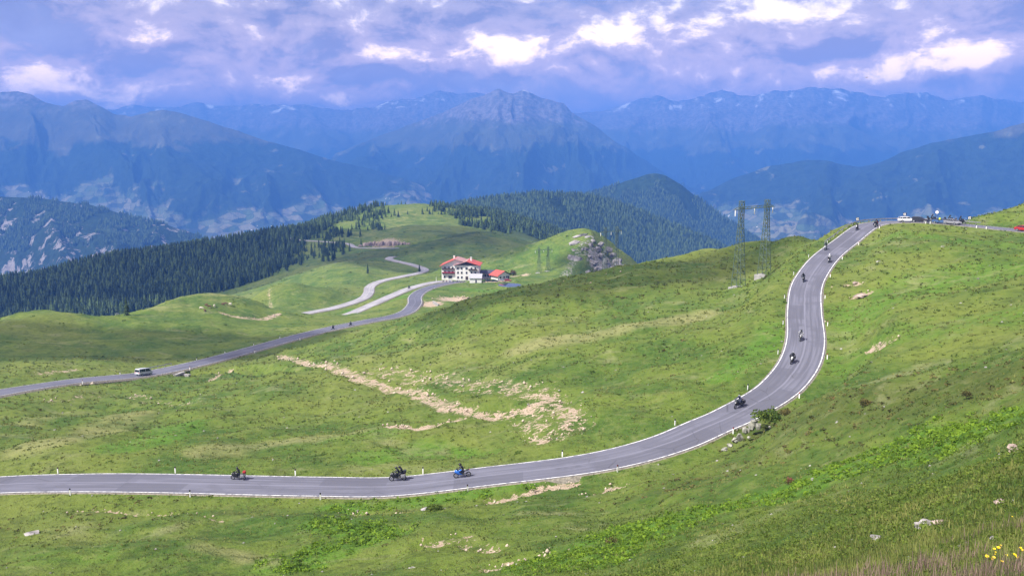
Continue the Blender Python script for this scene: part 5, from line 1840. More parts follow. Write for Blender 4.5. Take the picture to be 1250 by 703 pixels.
# ------------------------------------------------------------------ trees
def spruce_crown(seed, h=1.0, layers=9, n=9, rmax=0.17, base=0.10):
    """jagged whorls of drooping branches, unit height"""
    r_ = random.Random(seed)
    b = MB()
    for k in range(layers):
        t = k / (layers - 1)
        z1 = base + (h - base) * (t ** 0.92) * 0.97 + 0.03
        rad = rmax * (1 - t) ** 0.85 + 0.012
        rad *= r_.uniform(0.82, 1.12)
        dz = (h - base) / layers * 1.75
        tip = b.bm.verts.new((r_.uniform(-.006, .006), r_.uniform(-.006, .006), min(h, z1 + dz * .55)))
        ring = []
        ph = r_.uniform(0, 6)
        for i in range(2 * n):
            a = ph + math.pi * i / n
            rr = rad * (r_.uniform(.85, 1.2) if i % 2 == 0 else r_.uniform(.42, .6))
            zz_ = z1 - dz * (.55 if i % 2 == 0 else .22) * r_.uniform(.7, 1.2)
            ring.append(b.bm.verts.new((rr * math.cos(a), rr * math.sin(a), max(.03, zz_))))
        for i in range(2 * n):
            b.bm.faces.new((tip, ring[i], ring[(i + 1) % (2 * n)]))
    return b.mesh('crown')


def spruce_trunk(seed):
    return MB().tube([(0, 0, -.06), (0, 0, .3), (0, 0, .93)], [.022, .016, .004], 7).mesh('trunk')


M_SPRUCE = leaf_material('spruce_needles', (0.009, 0.020, 0.010), (0.062, 0.098, 0.030), 0.12)
M_LARCH = leaf_material('larch_needles', (0.030, 0.060, 0.014), (0.085, 0.130, 0.030), 0.4)
CROWNS = [spruce_crown(k, rmax=.17 + .025 * (k % 3)) for k in range(5)]
TRUNK = spruce_trunk(0)


def set_tint(me, v):
    attr(me, 'tint', np.full(len(me.vertices), v))


for k, c in enumerate(CROWNS):
    set_tint(c, 0.3 + 0.12 * k)


def tree(P, h, k, label, group, larch=False):
    o = empty('larch_tree' if larch else 'spruce_tree', P, (0, 0, random.uniform(0, 6.28)))
    s_ = random.uniform(.9, 1.2) * (1.15 if larch else 1)
    o.scale = (h * s_, h * s_, h)
    tag(o, label, 'tree', group)
    link('trunk', TRUNK, M_BARK, o)
    link('crown', CROWNS[k % 5], M_LARCH if larch else M_SPRUCE, o)
    return o


# candidates on the hill with the spruces, kept where the photograph has trees
def scatter(n, az0, az1, r0, r1, seed):
    g_ = np.random.default_rng(seed)
    a = np.radians(g_.uniform(az0, az1, n))
    r = np.sqrt(g_.uniform(r0 * r0, r1 * r1, n))
    X, Y = r * np.sin(a), r * np.cos(a)
    Z = height(X, Y, False)
    u, v, dp = project(np.stack([X, Y, Z], -1))
    return X, Y, Z, u, v, dp, g_


X, Y, Z, u, v, dp, g_ = scatter(85000, -42, 12, 560, 1750, 3)
fe = np.interp(u, FOREST_EDGE[:, 0], FOREST_EDGE[:, 1], right=0)
clump = fbm(X / 60, Y / 60, 3, 4)
dfar = np.minimum(road_query(X, Y, 'far', 40)[0], road_query(X, Y, 'b', 40)[0])
dense = (v < fe + 2) & (u < 405) & (dp > 600) & (dfar > 9)
clear_ = (np.abs(u - 400) < 30) & (v > 300)
dense &= ~clear_
# thinning wood towards the summit and down the meadow
thin = (~dense) & (dp > 620) & (dfar > 9) & (u < 470) & (u > 300) & (v < np.interp(u, [300, 350, 400, 440, 470], [345, 336, 322, 300, 285])) & (clump > -0.05) & (g_.random(len(u)) < 0.30)
summit = (dp > 1040) & (u >= 400) & (u < 600) & (clump > 0.12) & (g_.random(len(u)) < np.interp(u, [400, 470, 500, 520, 545, 600], [.5, .10, .06, .5, .8, .8])) & (v < np.interp(u, [400, 500, 545, 600, 620], [285, 262, 262, 285, 290]))
back = (dp > 1130) & (u >= 560) & (u < 790) & (clump > -0.25) & (g_.random(len(u)) < 0.8)
behind = (dp > 1150) & (u < 410)
allm = dense | thin | summit | back
allm |= behind & dense
X, Y, Z, u, v, dp = (q[allm] for q in (X, Y, Z, u, v, dp))
kind_thin = (thin | summit)[allm]
Hh = np.where(kind_thin, g_.uniform(5, 12, len(X)), g_.uniform(5, 13.5, len(X)))
inview = (u > -5) & (u < 1255)
# which ones the terrain lets the photograph see
tt_ = np.linspace(.35, .98, 46)
top = np.stack([X, Y, Z + Hh * .7], -1)
vis = np.ones(len(X), bool)
for t_ in tt_:
    q_ = top * t_
    vis &= q_[:, 2] > smooth_height(q_[:, 0], q_[:, 1]) - .3
front_row = vis & (Z + Hh * .15 > -1e9)
score = np.where(inview & vis, Hh / dp, -1)
o1 = np.argsort(-np.where(kind_thin, score, -1))[:115]
o2 = np.argsort(-np.where(kind_thin, -1, score))[:175]
single = np.concatenate([o1, o2])
single = single[score[single] > 0]
rest = np.setdiff1d(np.arange(len(X)), single)
LT = {0: 'dark spruce at the front edge of the wood beyond the pale left meadow', 1: 'spruce standing in the open on the green hill above the winding roads', 2: 'spruce near the bare summit of the green hill', 3: 'light green larch among the dark spruces beyond the meadow'}
for i in single:
    larch = random.random() < 0.07
    kk = 3 if larch else (2 if (kind_thin[i] and v[i] < 268) else (1 if kind_thin[i] else 0))
    lab = LT[kk]
    grp = ('spruces at the edge of the wood', 'spruces in the open on the hill', 'spruces near the summit', 'larches')[kk]
    if kk == 0:
        lab, grp = ((('dark spruce of the front row behind the left end of the meadow crest', 'front spruces, left end') if u[i] < 110 else ('dark spruce of the front row near the tiny hut', 'front spruces near the hut')) if u[i] < 215 else
                    (('dark spruce of the front row behind the grazing cows', 'front spruces behind the cows') if u[i] < 305 else ('dark spruce at the upper corner of the wood near the winding road', 'front spruces at the upper corner')))
    tree((X[i], Y[i], Z[i] - 0.15), float(Hh[i]), random.randrange(5), lab, grp, larch)
for (x, y, h, k, lab) in ((449, 334, 8.5, 1, 'single spruce on the meadow below the winding lane'), (512, 332, 7, 2, 'single small spruce beside the bend of the lane near the hotel'), (155, 386, 9, 3, 'round spruce on the left meadow crest next to the little hut')):
    if not lab:
        continue
    p = ground([(x, y)], detail=False)[0]
    tree((p[0], p[1], p[2] - .1), h, k, lab, None)


def forest_mesh(name, P, Hs, seed, sides=6, tiers=3, width=0.16):
    """many small spruces as one mesh: each a few stacked ragged cones"""
    g2 = np.random.default_rng(seed)
    n = len(P)
    V, F, off = [], [], 0
    tints = []
    for t in range(tiers):
        z0 = 0.06 + 0.30 * t
        z1 = 0.52 + 0.48 * (t + 1) / tiers * 1.0 if t < tiers - 1 else 1.0
        rad = width * (1 - 0.30 * t)
        a = g2.uniform(0, 6.28, n)[:, None] + np.arange(sides)[None] * 2 * np.pi / sides
        rr = rad * g2.uniform(.7, 1.25, (n, sides))
        ring = np.stack([P[:, :1] + Hs[:, None] * rr * np.cos(a), P[:, 1:2] + Hs[:, None] * rr * np.sin(a), P[:, 2:3] + Hs[:, None] * (z0 + g2.uniform(-.06, .04, (n, sides)))], -1)
        tip = np.stack([P[:, 0], P[:, 1], P[:, 2] + Hs * min(1.0, z1)], -1)[:, None]
        blk = np.concatenate([tip, ring], 1).reshape(-1, 3)
        base = off + np.arange(n)[:, None] * (sides + 1)
        k = np.arange(sides)
        tri = np.stack([np.broadcast_to(base, (n, sides)), base + 1 + k[None], base + 1 + (k[None] + 1) % sides], -1).reshape(-1, 3)
        V.append(blk)
        F.append(tri)
        off += len(blk)
        tints.append(np.repeat(g2t[:n], sides + 1))
    me = mesh_np(name, np.concatenate(V), np.concatenate(F), False)
    attr(me, 'tint', np.concatenate(tints))
    return me


g2t = np.clip(np.random.default_rng(99).normal(0.42, 0.30, 60000), 0, 1)
P_ = np.stack([X, Y, Z - 0.3], -1)[rest]
o = link('spruce_wood', forest_mesh('spruce_wood', P_, Hh[rest], 5, 6, 3, .21), M_SPRUCE, kind='stuff')
o['label'] = 'dense dark spruce wood covering the slope beyond the meadow'
o['category'] = 'wood'


def ridge_wood(V, tv, n, hmin, hmax, seed, name, keep=None, ylim=None):
    g3 = np.random.default_rng(seed)
    nu, nt = V.shape[:2]
    j0 = int(np.searchsorted(tv, -0.12))
    iu = g3.uniform(0, nu - 1.001, n)
    jt = g3.uniform(j0, nt - 2 if ylim is None else ylim, n)
    a, b_ = iu.astype(int), jt.astype(int)
    fa, fb = (iu - a)[:, None], (jt - b_)[:, None]
    P = V[a, b_] * (1 - fa) * (1 - fb) + V[a + 1, b_] * fa * (1 - fb) + V[a, b_ + 1] * (1 - fa) * fb + V[a + 1, b_ + 1] * fa * fb
    m = np.ones(n, bool)
    if keep is not None:
        m = keep(P, g3)
    u_, v_, d_ = project(P)
    m &= (u_ > -60) & (u_ < 1310)
    P = P[m]
    Hs = g3.uniform(hmin, hmax, len(P))
    P[:, 2] -= 0.5
    o = link(name, forest_mesh(name, P, Hs, seed, 5, 2, .19), M_SPRUCE, kind='stuff')
    return o


ridge_wood(V_MID, tvM, 30000, 11, 18, 11, 'distant_spruce_wood', lambda P, g: fbm(P[:, 0] / 120, P[:, 1] / 120, 3, 5) > -0.55, 40)
ridge_wood(V_PEAK, tvP, 30000, 11, 18, 12, 'distant_spruce_wood', lambda P, g: (fbm(P[:, 0] / 200, P[:, 1] / 200, 3, 6) > np.interp(P[:, 2], [-200, -60], [-0.5, 0.55])), 60)
ridge_wood(V_LEFT, tvL, 28000, 11, 19, 13, 'distant_spruce_wood', lambda P, g: fbm(P[:, 0] / 90, P[:, 1] / 150, 4, 7) > -0.02, 50)


# ------------------------------------------------------------------ rocks
def rock_mesh(seed, lobes=3, spread=0.45, flat=0.7):
    r_ = random.Random(seed)
    b = MB()
    for k in range(lobes):
        c = Vector((r_.uniform(-spread, spread), r_.uniform(-spread, spread), r_.uniform(-.1, .25) * (k > 0)))
        s_ = r_.uniform(.45, .75) if k else 0.75
        pts = []
        for _ in range(22):
            d = Vector((r_.gauss(0, 1), r_.gauss(0, 1), r_.gauss(0, 1))).normalized() * s_ * r_.uniform(.75, 1.05)
            pts.append(c + Vector((d.x, d.y, d.z * flat)))
        b.hull(pts)
    return b.mesh('boulder')


ROCKS = [rock_mesh(k, 1 + k % 4, .4, .6 + .12 * (k % 3)) for k in range(9)]


def rock(P, size, k, label, group=None, material=None, rot=None, name='boulder'):
    o = link(name, ROCKS[k % 9], material or M_ROCK)
    o.location = P
    o.scale = size if isinstance(size, tuple) else (size,) * 3
    o.rotation_euler = rot or (random.uniform(-.2, .2), random.uniform(-.2, .2), random.uniform(0, 6.28))
    tag(o, label, 'rock', group)
    return o


# crags of the rocky peak
for i, (x, y, w, h) in enumerate(((705.5, 297, 12, 15), (694, 317, 9, 16), (711, 288, 10, 6), (719.5, 300, 6, 10), (707.5, 318, 9, 15), (713, 305, 7, 10), (718, 313, 6, 9), (723, 320, 7, 9), (728, 327, 7, 9), (719, 331, 7, 9), (742, 320, 6, 11), (756, 321, 9, 12), (763, 328, 9, 9), (733, 331, 6, 7), (750, 327, 6, 8), (700, 306, 6, 8), (745, 330, 6, 8), (717, 290, 9, 9), (725, 294, 7, 9), (733, 299, 8, 8), (741, 305, 7, 9), (749, 312, 8, 8), (757, 318, 7, 8), (728, 305, 7, 12), (736, 312, 6, 10))):
    p = ground([(x, y)], rmin=420)[0]
    d = p[1] * CS - p[2] * SN
    s_ = d / FPX
    rock((p[0], p[1] + .5, p[2] - .4), (w * s_ * .8, w * s_ * 1.1, h * s_ * .8), i, 'pale grey crag jutting from the steep side of the rocky peak', 'crags of the rocky peak', M_ROCK, (random.uniform(-.3, .3), .35, random.uniform(0, 6)), 'crag')
# rock cutting beside the far road
for i in range(16):
    x = 438 + i * 3.9
    top = 9 * math.sin(math.pi * (i + .5) / 16) ** .7 + 1.5
    p = at(np.array(x), np.array(302.0), np.array(945.0))
    z = terrain_z(p[0], p[1])
    rock((p[0], p[1] + 5, z + 1), (3.2, 4.0, top * .95), i, 'pinkish block of the rock cutting above the far road', 'blocks of the rock cutting', M_ROCK2, (random.uniform(-.2, .2), random.uniform(-.2, .2), random.uniform(0, 6)), 'rock_block')
# lichened outcrop at the inside of the near bend
for i, (x, y, w, h) in enumerate(((921, 514, 11, 16), (912, 522, 10, 14), (905, 529, 11, 14), (898, 535, 9, 9), (890, 541, 8, 8), (884, 546, 7, 7), (928, 516, 8, 14), (915, 532, 6, 6), (941, 520, 4, 4))):
    p = ground([(x, y + h * .35)])[0]
    s_ = (p[1] * CS - p[2] * SN) / FPX
    rock((p[0], p[1], p[2] + h * s_ * .02), (w * s_ * .62, w * s_ * .6, h * s_ * .8), i + 2, 'lichened boulder of the outcrop stacked at the inside edge of the near bend', 'boulders of the roadside outcrop', M_LICHEN, None)
rk = []
for (x, y, w, h, m_, lab) in ((1234, 541, 17, 17, M_ROCK2, 'pinkish rock beside the bright shrubs on the steep bank'), (1228, 608, 26, 10, M_ROCK2, 'flat reddish rock half buried in the bank above the flowers'), (1205, 637, 26, 7, M_ROCK, 'long grey slab lying in the turf above the flowers'), (1128, 640, 34, 9, M_ROCK, 'long low grey ledge in the foreground turf'), (1150, 634, 22, 8, M_ROCK2, 'brownish end of the low ledge in the foreground turf'),
                             (1072, 656, 22, 7, M_ROCK, 'small grey slab below the low ledge'), (1115, 668, 9, 6, M_ROCK, 'bluish stone among the purple grass'), (1075, 443, 22, 5, M_ROCK, 'pale flat rock on the bank above the bend'), (1022, 513, 6, 10, M_LICHEN, 'upright pale stone among the brown shrubs'), (990, 566, 6, 9, M_LICHEN, 'pointed pale stone above the pink alpine rose'), (1033, 574, 7, 4, M_LICHEN, 'small white stone at the edge of the bright shrubs'),
                             (505, 690, 18, 8, M_LICHEN, 'pale flat boulder in the lower meadow'), (517, 621, 16, 5, M_ROCK, 'grey stones beside the shrubs below the lower road'), (540, 620, 12, 6, M_ROCK, 'rounded grey stone below the lower road'), (718, 634, 12, 4, M_LICHEN, 'small pale stone on the slope below the lower road'), (45, 650, 26, 5, M_ROCK, 'patch of pale rubble in the lower left meadow'), (148, 645, 6, 5, M_LICHEN, 'little white stone in the lower left meadow'),
                             (1045, 343, 8, 6, M_ROCK2, 'reddish rock on the bank above the climb, upper of two'), (1050, 357, 16, 8, M_ROCK2, 'reddish rock on the bank above the climb, lower of two'), (1073, 318, 5, 4, M_ROCK, 'pale stone high on the bank below the pass'), (1150, 300, 5, 3, M_ROCK, 'pale stone just below the crest at the pass'), (1215, 395, 8, 3, M_ROCK, 'flat grey stone in the middle of the bank'), (250, 514, 9, 7, M_LICHEN, 'white boulder at the foot of the left knoll'), (798, 561, 9, 5, M_LICHEN, 'pale stone at the verge near the delineator post')):
    if lab is None:
        continue
    p = ground([(x, y + h * .25)], detail=True)[0]
    s_ = (p[1] * CS - p[2] * SN) / FPX
    rock((p[0], p[1], p[2] - h * s_ * .2), (w * s_ * .62, w * s_ * .55, h * s_ * .75), int(x) % 9, lab, None, m_, (random.uniform(-.15, .15), random.uniform(-.15, .15), random.uniform(0, 6)))

# ------------------------------------------------------------------ ground cover: grass tufts, low shrubs, rubble, flowers
def polar_scatter(n, az0, az1, r0, r1, seed):
    """even over the slope as seen: uniform in bearing and log distance"""
    g_ = np.random.default_rng(seed)
    a = np.radians(g_.uniform(az0, az1, n))
    r = np.exp(g_.uniform(math.log(r0), math.log(r1), n))
    X, Y = r * np.sin(a), r * np.cos(a)
    ok = np.ones(n, bool)
    for nm in ('near', 'mid'):
        ok &= road_query(X, Y, nm, 20)[0] > ROADS[nm]['hw'] + 0.22
    X, Y, r = X[ok], Y[ok], r[ok]
    return X, Y, height(X, Y), r, g_


def grid_attr(arr, X, Y):
    """value of a terrain attribute at ground points"""
    r = np.hypot(X, Y)
    i = np.clip(np.round((np.log(r) - math.log(1.3)) / (math.log(2700) - math.log(1.3)) * (NR - 1)).astype(int), 0, NR - 1)
    j = np.clip(np.round((np.degrees(np.arctan2(X, Y)) + 56) / 112 * (NA - 1)).astype(int), 0, NA - 1)
    return arr.reshape(NR, NA)[i, j]


def blades(name, X, Y, Z, hgt, wid, nb, spread, g_, material, tint, lean=0.5):
    """tufts of nb blades: each blade one bent strip of two quads"""
    n = len(X)
    a = g_.uniform(0, 2 * np.pi, (n, nb))
    br = g_.uniform(0, 1, (n, nb)) ** .6 * spread[:, None]
    bx = X[:, None] + br * np.cos(a)
    by = Y[:, None] + br * np.sin(a)
    h = hgt[:, None] * g_.uniform(.55, 1.15, (n, nb))
    ln = h * g_.uniform(.1, lean, (n, nb))
    b2 = a + g_.normal(0, .6, (n, nb))
    px_, py_ = -np.sin(b2), np.cos(b2)
    w = wid[:, None] * g_.uniform(.7, 1.3, (n, nb))
    z0 = Z[:, None] - 0.05
    def pt(f, t, s_):
        return np.stack([bx + np.cos(b2) * ln * t + px_ * w * s_ * f, by + np.sin(b2) * ln * t + py_ * w * s_ * f, z0 + h * (t ** .8) + 0 * f], -1)
    V = np.stack([pt(1, 0, -.5), pt(1, 0, .5), pt(.8, .3, -.5), pt(.8, .3, .5), pt(.12, 1, -.5), pt(.12, 1, .5)], 2).reshape(-1, 3)
    k = np.arange(n * nb)[:, None] * 6
    F = np.concatenate([k + np.array([[0, 1, 3, 2]]), k + np.array([[2, 3, 5, 4]])], 0)
    me = mesh_np(name, V, F, False)
    attr(me, 'tint', np.repeat(np.clip(np.repeat(tint, nb) + g_.normal(0, .12, n * nb), 0, 1), 6))
    return me


M_GRASS = leaf_material('grass_blades', (0.040, 0.076, 0.011), (0.225, 0.235, 0.070), 0.35, 0.3)
M_DRYGRASS = leaf_material('seeding_grass', (0.075, 0.062, 0.040), (0.29, 0.20, 0.17), 2.0, 0.2)
M_SHRUB = leaf_material('bilberry_leaves', (0.045, 0.085, 0.012), (0.145, 0.195, 0.032), 0.5, 0.3)
M_HEATH = leaf_material('heath_leaves', (0.050, 0.058, 0.016), (0.150, 0.125, 0.042), 0.6, 0.15)
M_LUSH = leaf_material('bright_shrub_leaves', (0.065, 0.125, 0.013), (0.185, 0.290, 0.026), 0.5, 0.35)

# mid distance: tussocks a few decimetres high on the slopes and the plateau
X, Y, Z, r, g_ = polar_scatter(82000, -35, 36, 24, 300, 51)
so = grid_attr(soil, X, Y)
nz = fbm(X / 6, Y / 6, 3, 61)
keep = (g_.random(len(X)) < 0.45 + 0.7 * nz) & (so < 0.35)
X, Y, Z, r, nz = X[keep], Y[keep], Z[keep], r[keep], nz[keep]
tn = np.clip(0.40 + 0.35 * fbm(X / 16, Y / 16, 3, 62) + g_.normal(0, .14, len(X)), 0, 1)
sz = np.clip(r / 170, .55, 1.5)
link('grass', blades('grass', X, Y, Z, g_.uniform(.16, .40, len(X)) * sz, np.clip(r * 0.0014, .04, .30), 5, g_.uniform(.14, .45, len(X)) * sz, g_, M_GRASS, tn, 0.9), M_GRASS, kind='stuff')
# near slope: real blades
X, Y, Z, r, g_ = polar_scatter(19000, 2, 40, 4.0, 34, 52)
tn = np.clip(0.45 + 0.3 * fbm(X / 3, Y / 3, 3, 63), 0, 1)
link('grass', blades('grass', X, Y, Z, g_.uniform(.05, .15, len(X)) * np.clip(r / 14, .8, 1.5), np.clip(r * .0013, .007, .045), 9, g_.uniform(.06, .18, len(X)) * np.clip(r / 8, 1, 2.2), g_, M_GRASS, tn, 0.8), M_GRASS, kind='stuff')
X, Y, Z, r, g_ = polar_scatter(3600, 17, 40, 4.5, 15, 53)
pur = (fbm(X / 1.6, Y / 1.6, 3, 64) > 0.12) & (r > 4.5)
X, Y, Z, r = X[pur], Y[pur], Z[pur], r[pur]
link('seeding_grass', blades('seeding_grass', X, Y, Z, g_.uniform(.10, .30, len(X)), np.clip(r * .0009, .005, .014), 7, g_.uniform(.05, .2, len(X)), g_, M_DRYGRASS, np.clip(g_.normal(.5, .25, len(X)), 0, 1), 0.45), M_DRYGRASS, kind='stuff')


def clumps(name, X, Y, Z, rad, hgt, g_, material, tint, nl=14, leaf=0.30):
    """low cushions made of many small tilted leaf sprays over a dome"""
    n = len(X)
    th_ = g_.uniform(0, 2 * np.pi, (n, nl))
    q = np.sqrt(g_.uniform(0, 1, (n, nl)))
    cx_ = X[:, None] + rad[:, None] * q * np.cos(th_)
    cy_ = Y[:, None] + rad[:, None] * q * np.sin(th_)
    cz_ = Z[:, None] + hgt[:, None] * np.sqrt(np.clip(1 - q * q, 0.02, 1)) * g_.uniform(.6, 1.05, (n, nl))
    s_ = leaf * rad[:, None] * g_.uniform(.6, 1.3, (n, nl))
    u1 = g_.normal(0, 1, (n, nl, 3))
    u1[..., 2] *= .55
    u1 /= np.linalg.norm(u1, axis=-1, keepdims=True)
    u2 = g_.normal(0, 1, (n, nl, 3))
    u2 -= (u2 * u1).sum(-1, keepdims=True) * u1
    u2 /= np.linalg.norm(u2, axis=-1, keepdims=True)
    c = np.stack([cx_, cy_, cz_], -1)
    s3 = s_[..., None]
    V = np.stack([c - u1 * s3, c + u2 * s3 * .6, c + u1 * s3, c - u2 * s3 * .6], 2).reshape(-1, 3)
    F = np.arange(n * nl * 4).reshape(-1, 4)
    me = mesh_np(name, V, F, False)
    attr(me, 'tint', np.repeat(np.clip(np.repeat(tint, nl) + g_.normal(0, .15, n * nl), 0, 1), 4))
    return me


# heath and bilberry cushions
X, Y, Z, r, g_ = polar_scatter(26000, -34, 36, 24, 300, 54)
sh = grid_attr(shrub, X, Y)
lu = grid_attr(lush, X, Y)
nz = fbm(X / 7, Y / 7, 3, 65)
k1 = (g_.random(len(X)) < sh * 0.5 + 0.012 * (nz > 0.25)) & (grid_attr(soil, X, Y) < .3)
sel = lambda m: (X[m], Y[m], Z[m], r[m])
x_, y_, z_, r_ = sel(k1)
sc = np.clip(r_ / 110, .45, 1.5)
link('low_heath', clumps('low_heath', x_, y_, z_ - .05, g_.uniform(.25, .6, len(x_)) * sc, g_.uniform(.12, .32, len(x_)) * sc, g_, M_HEATH, np.clip(g_.normal(.4, .25, len(x_)), 0, 1), 13, .34), M_HEATH, kind='stuff')
k2 = (~k1) & (g_.random(len(X)) < 0.035 * (nz < 0.0)) & (grid_attr(soil, X, Y) < .3)
x_, y_, z_, r_ = sel(k2)
sc = np.clip(r_ / 110, .45, 1.5)
link('low_shrubs', clumps('low_shrubs', x_, y_, z_ - .05, g_.uniform(.25, .55, len(x_)) * sc, g_.uniform(.1, .3, len(x_)) * sc, g_, M_SHRUB, np.clip(g_.normal(.45, .25, len(x_)), 0, 1), 13, .34), M_SHRUB, kind='stuff')
# dwarf juniper and tussocks dotted over the farther meadows
X, Y, Z, r, g_ = polar_scatter(30000, -34, 14, 260, 1150, 59)
nz = fbm(X / 22, Y / 22, 4, 68)
k6 = (g_.random(len(X)) < 0.04 + 0.5 * np.clip(nz, 0, 1)) & (grid_attr(soil, X, Y) < .3)
for nm in ('a', 'b', 'far'):
    k6 &= road_query(X, Y, nm, 20)[0] > ROADS[nm]['hw'] + 1.5
x_, y_, z_, r_ = sel(k6)
tn = np.clip(g_.normal(.5, .3, len(x_)), 0, 1)
link('meadow_tussocks', clumps('meadow_tussocks', x_, y_, z_ - .1, g_.uniform(.4, 1.5, len(x_)) * np.clip(r_ / 500, .7, 1.6), g_.uniform(.12, .45, len(x_)) * np.clip(r_ / 500, .7, 1.6), g_, M_SHRUB, tn, 9, .36), M_SHRUB, kind='stuff')
# the bright belt of broad-leaved shrubs down the foreground slope
X, Y, Z, r, g_ = polar_scatter(40000, -22, 36, 14, 100, 55)
lu = grid_attr(lush, X, Y)
k3 = g_.random(len(X)) < np.clip((lu - .35) * 2.2, 0, 1) * (0.6 + 0.7 * fbm(X / 4, Y / 4, 2, 66))
x_, y_, z_, r_ = sel(k3)
sc = np.clip(r_ / 70, .5, 1.3)
link('bright_shrubs', clumps('bright_shrubs', x_, y_, z_ - .05, g_.uniform(.22, .5, len(x_)) * sc, g_.uniform(.2, .42, len(x_)) * sc, g_, M_LUSH, np.clip(g_.normal(.5, .25, len(x_)), 0, 1), 15, .34), M_LUSH, kind='stuff')
# stones and clods strewn over the bare earth
X, Y, Z, r, g_ = polar_scatter(30000, -34, 34, 60, 520, 56)
so = grid_attr(soil, X, Y)
k4 = g_.random(len(X)) < np.clip(so - .15, 0, 1) * .55
x_, y_, z_, r_ = sel(k4)
n = len(x_)
rad = g_.uniform(.08, .32, n) * np.clip(r_ / 140, .7, 2)
dirs = np.array([(1, 0, 0), (-1, 0, 0), (0, 1, 0), (0, -1, 0), (0, 0, 1), (0, 0, -1)], float)
V = np.stack([x_, y_, z_], -1)[:, None] + dirs[None] * rad[:, None, None] * g_.uniform(.6, 1.3, (n, 6, 3))
tri = np.array([(0, 2, 4), (2, 1, 4), (1, 3, 4), (3, 0, 4), (2, 0, 5), (1, 2, 5), (3, 1, 5), (0, 3, 5)])
me = mesh_np('rubble', V.reshape(-1, 3), (np.arange(n)[:, None, None] * 6 + tri[None]).reshape(-1, 3), False)
link('rubble', me, simple('rubble', (0.46, 0.38, 0.30), .95, var=.35, scale=.8), kind='stuff')
X, Y, Z, r, g_ = polar_scatter(2600, -34, 36, 12, 260, 57)
k5 = g_.random(len(X)) < 0.2
x_, y_, z_, r_ = sel(k5)
n = len(x_)
rad = g_.uniform(.05, .16, n) * np.clip(r_ / 60, .6, 2.2)
V = np.stack([x_, y_, z_], -1)[:, None] + dirs[None] * rad[:, None, None] * g_.uniform(.6, 1.3, (n, 6, 3)) * np.array([1, 1, .6])
link('small_stones', mesh_np('small_stones', V.reshape(-1, 3), (np.arange(n)[:, None, None] * 6 + tri[None]).reshape(-1, 3), False), M_ROCK, kind='stuff')

# herbs and small leaves in the near turf
X, Y, Z, r, g_ = polar_scatter(15000, 0, 40, 4.5, 60, 58)
tn = np.clip(.5 + .4 * fbm(X / 2.2, Y / 2.2, 3, 67), 0, 1)
sc = np.clip(r / 15, .7, 2.4)
link('herbs', clumps('herbs', X, Y, Z - .02, g_.uniform(.06, .16, len(X)) * sc, g_.uniform(.04, .11, len(X)) * sc, g_, M_SHRUB, tn, 12, .20), M_SHRUB, kind='stuff')

# bushes one can tell apart
def bush(x, y, w, h, label, material, flowers=None, name='bush', seed=0, rmin=4.0):
    p = ground([(x, y)], rmin=rmin)[0]
    s_ = (p[1] * CS - p[2] * SN) / FPX
    g2 = np.random.default_rng(seed + int(x))
    o = empty(name, (p[0], p[1], p[2]))
    tag(o, label, 'bush')
    rad = w * s_ / 2
    hh = h * s_
    m = 30
    bx, by = g2.uniform(-.6, .6, m) * rad, g2.uniform(-.6, .6, m) * rad
    me = clumps('foliage', bx, by, np.full(m, -.05), np.full(m, rad * .55), hh * g2.uniform(.6, 1, m), g2, material, np.clip(g2.normal(.45, .25, m), 0, 1), 34, .20)
    link('foliage', me, material, o)
    link('stem', MB().tube([(0, 0, -.2), (0, 0, hh * .6)], [.05 * rad + .01, .02 * rad + .005], 6).mesh('stem'), M_BARK, o)
    if flowers:
        me = clumps('blossom', bx[:9], by[:9], np.full(9, hh * .12), np.full(9, rad * .45), hh * g2.uniform(.7, 1.05, 9), g2, flowers, np.full(9, .6), 14, .16)
        link('blossom', me, flowers, o)
    return o


M_PINK = leaf_material('alpine_rose_blossom', (0.28, 0.03, 0.06), (0.55, 0.10, 0.14), 3.0)
bush(964, 590, 11, 9, 'pink flowering alpine rose bush on the brown heath slope', M_HEATH, M_PINK)
bush(1018, 491, 9, 6, 'small red flowering alpine rose bush on the crest of the heath spur', M_HEATH, M_PINK)
bush(936, 512, 34, 15, 'rounded green bush on top of the roadside outcrop', M_SHRUB)
bush(958, 506, 15, 8, 'small dark bush behind the roadside outcrop', M_HEATH)
bush(1057, 494, 16, 9, 'dark heath bush on the spur crest', M_HEATH)
bush(748, 668, 22, 15, 'dark green bush on the lower foreground slope', M_HEATH)
bush(530, 622, 20, 9, 'dark leafy bush among grey stones below the lower road', M_SHRUB)
bush(1180, 483, 12, 7, 'brown heath bush high on the spur', M_HEATH)
bush(626.5, 337, 8, 9, 'reddish bush beside the small hotel house', M_HEATH, M_PINK, rmin=420)

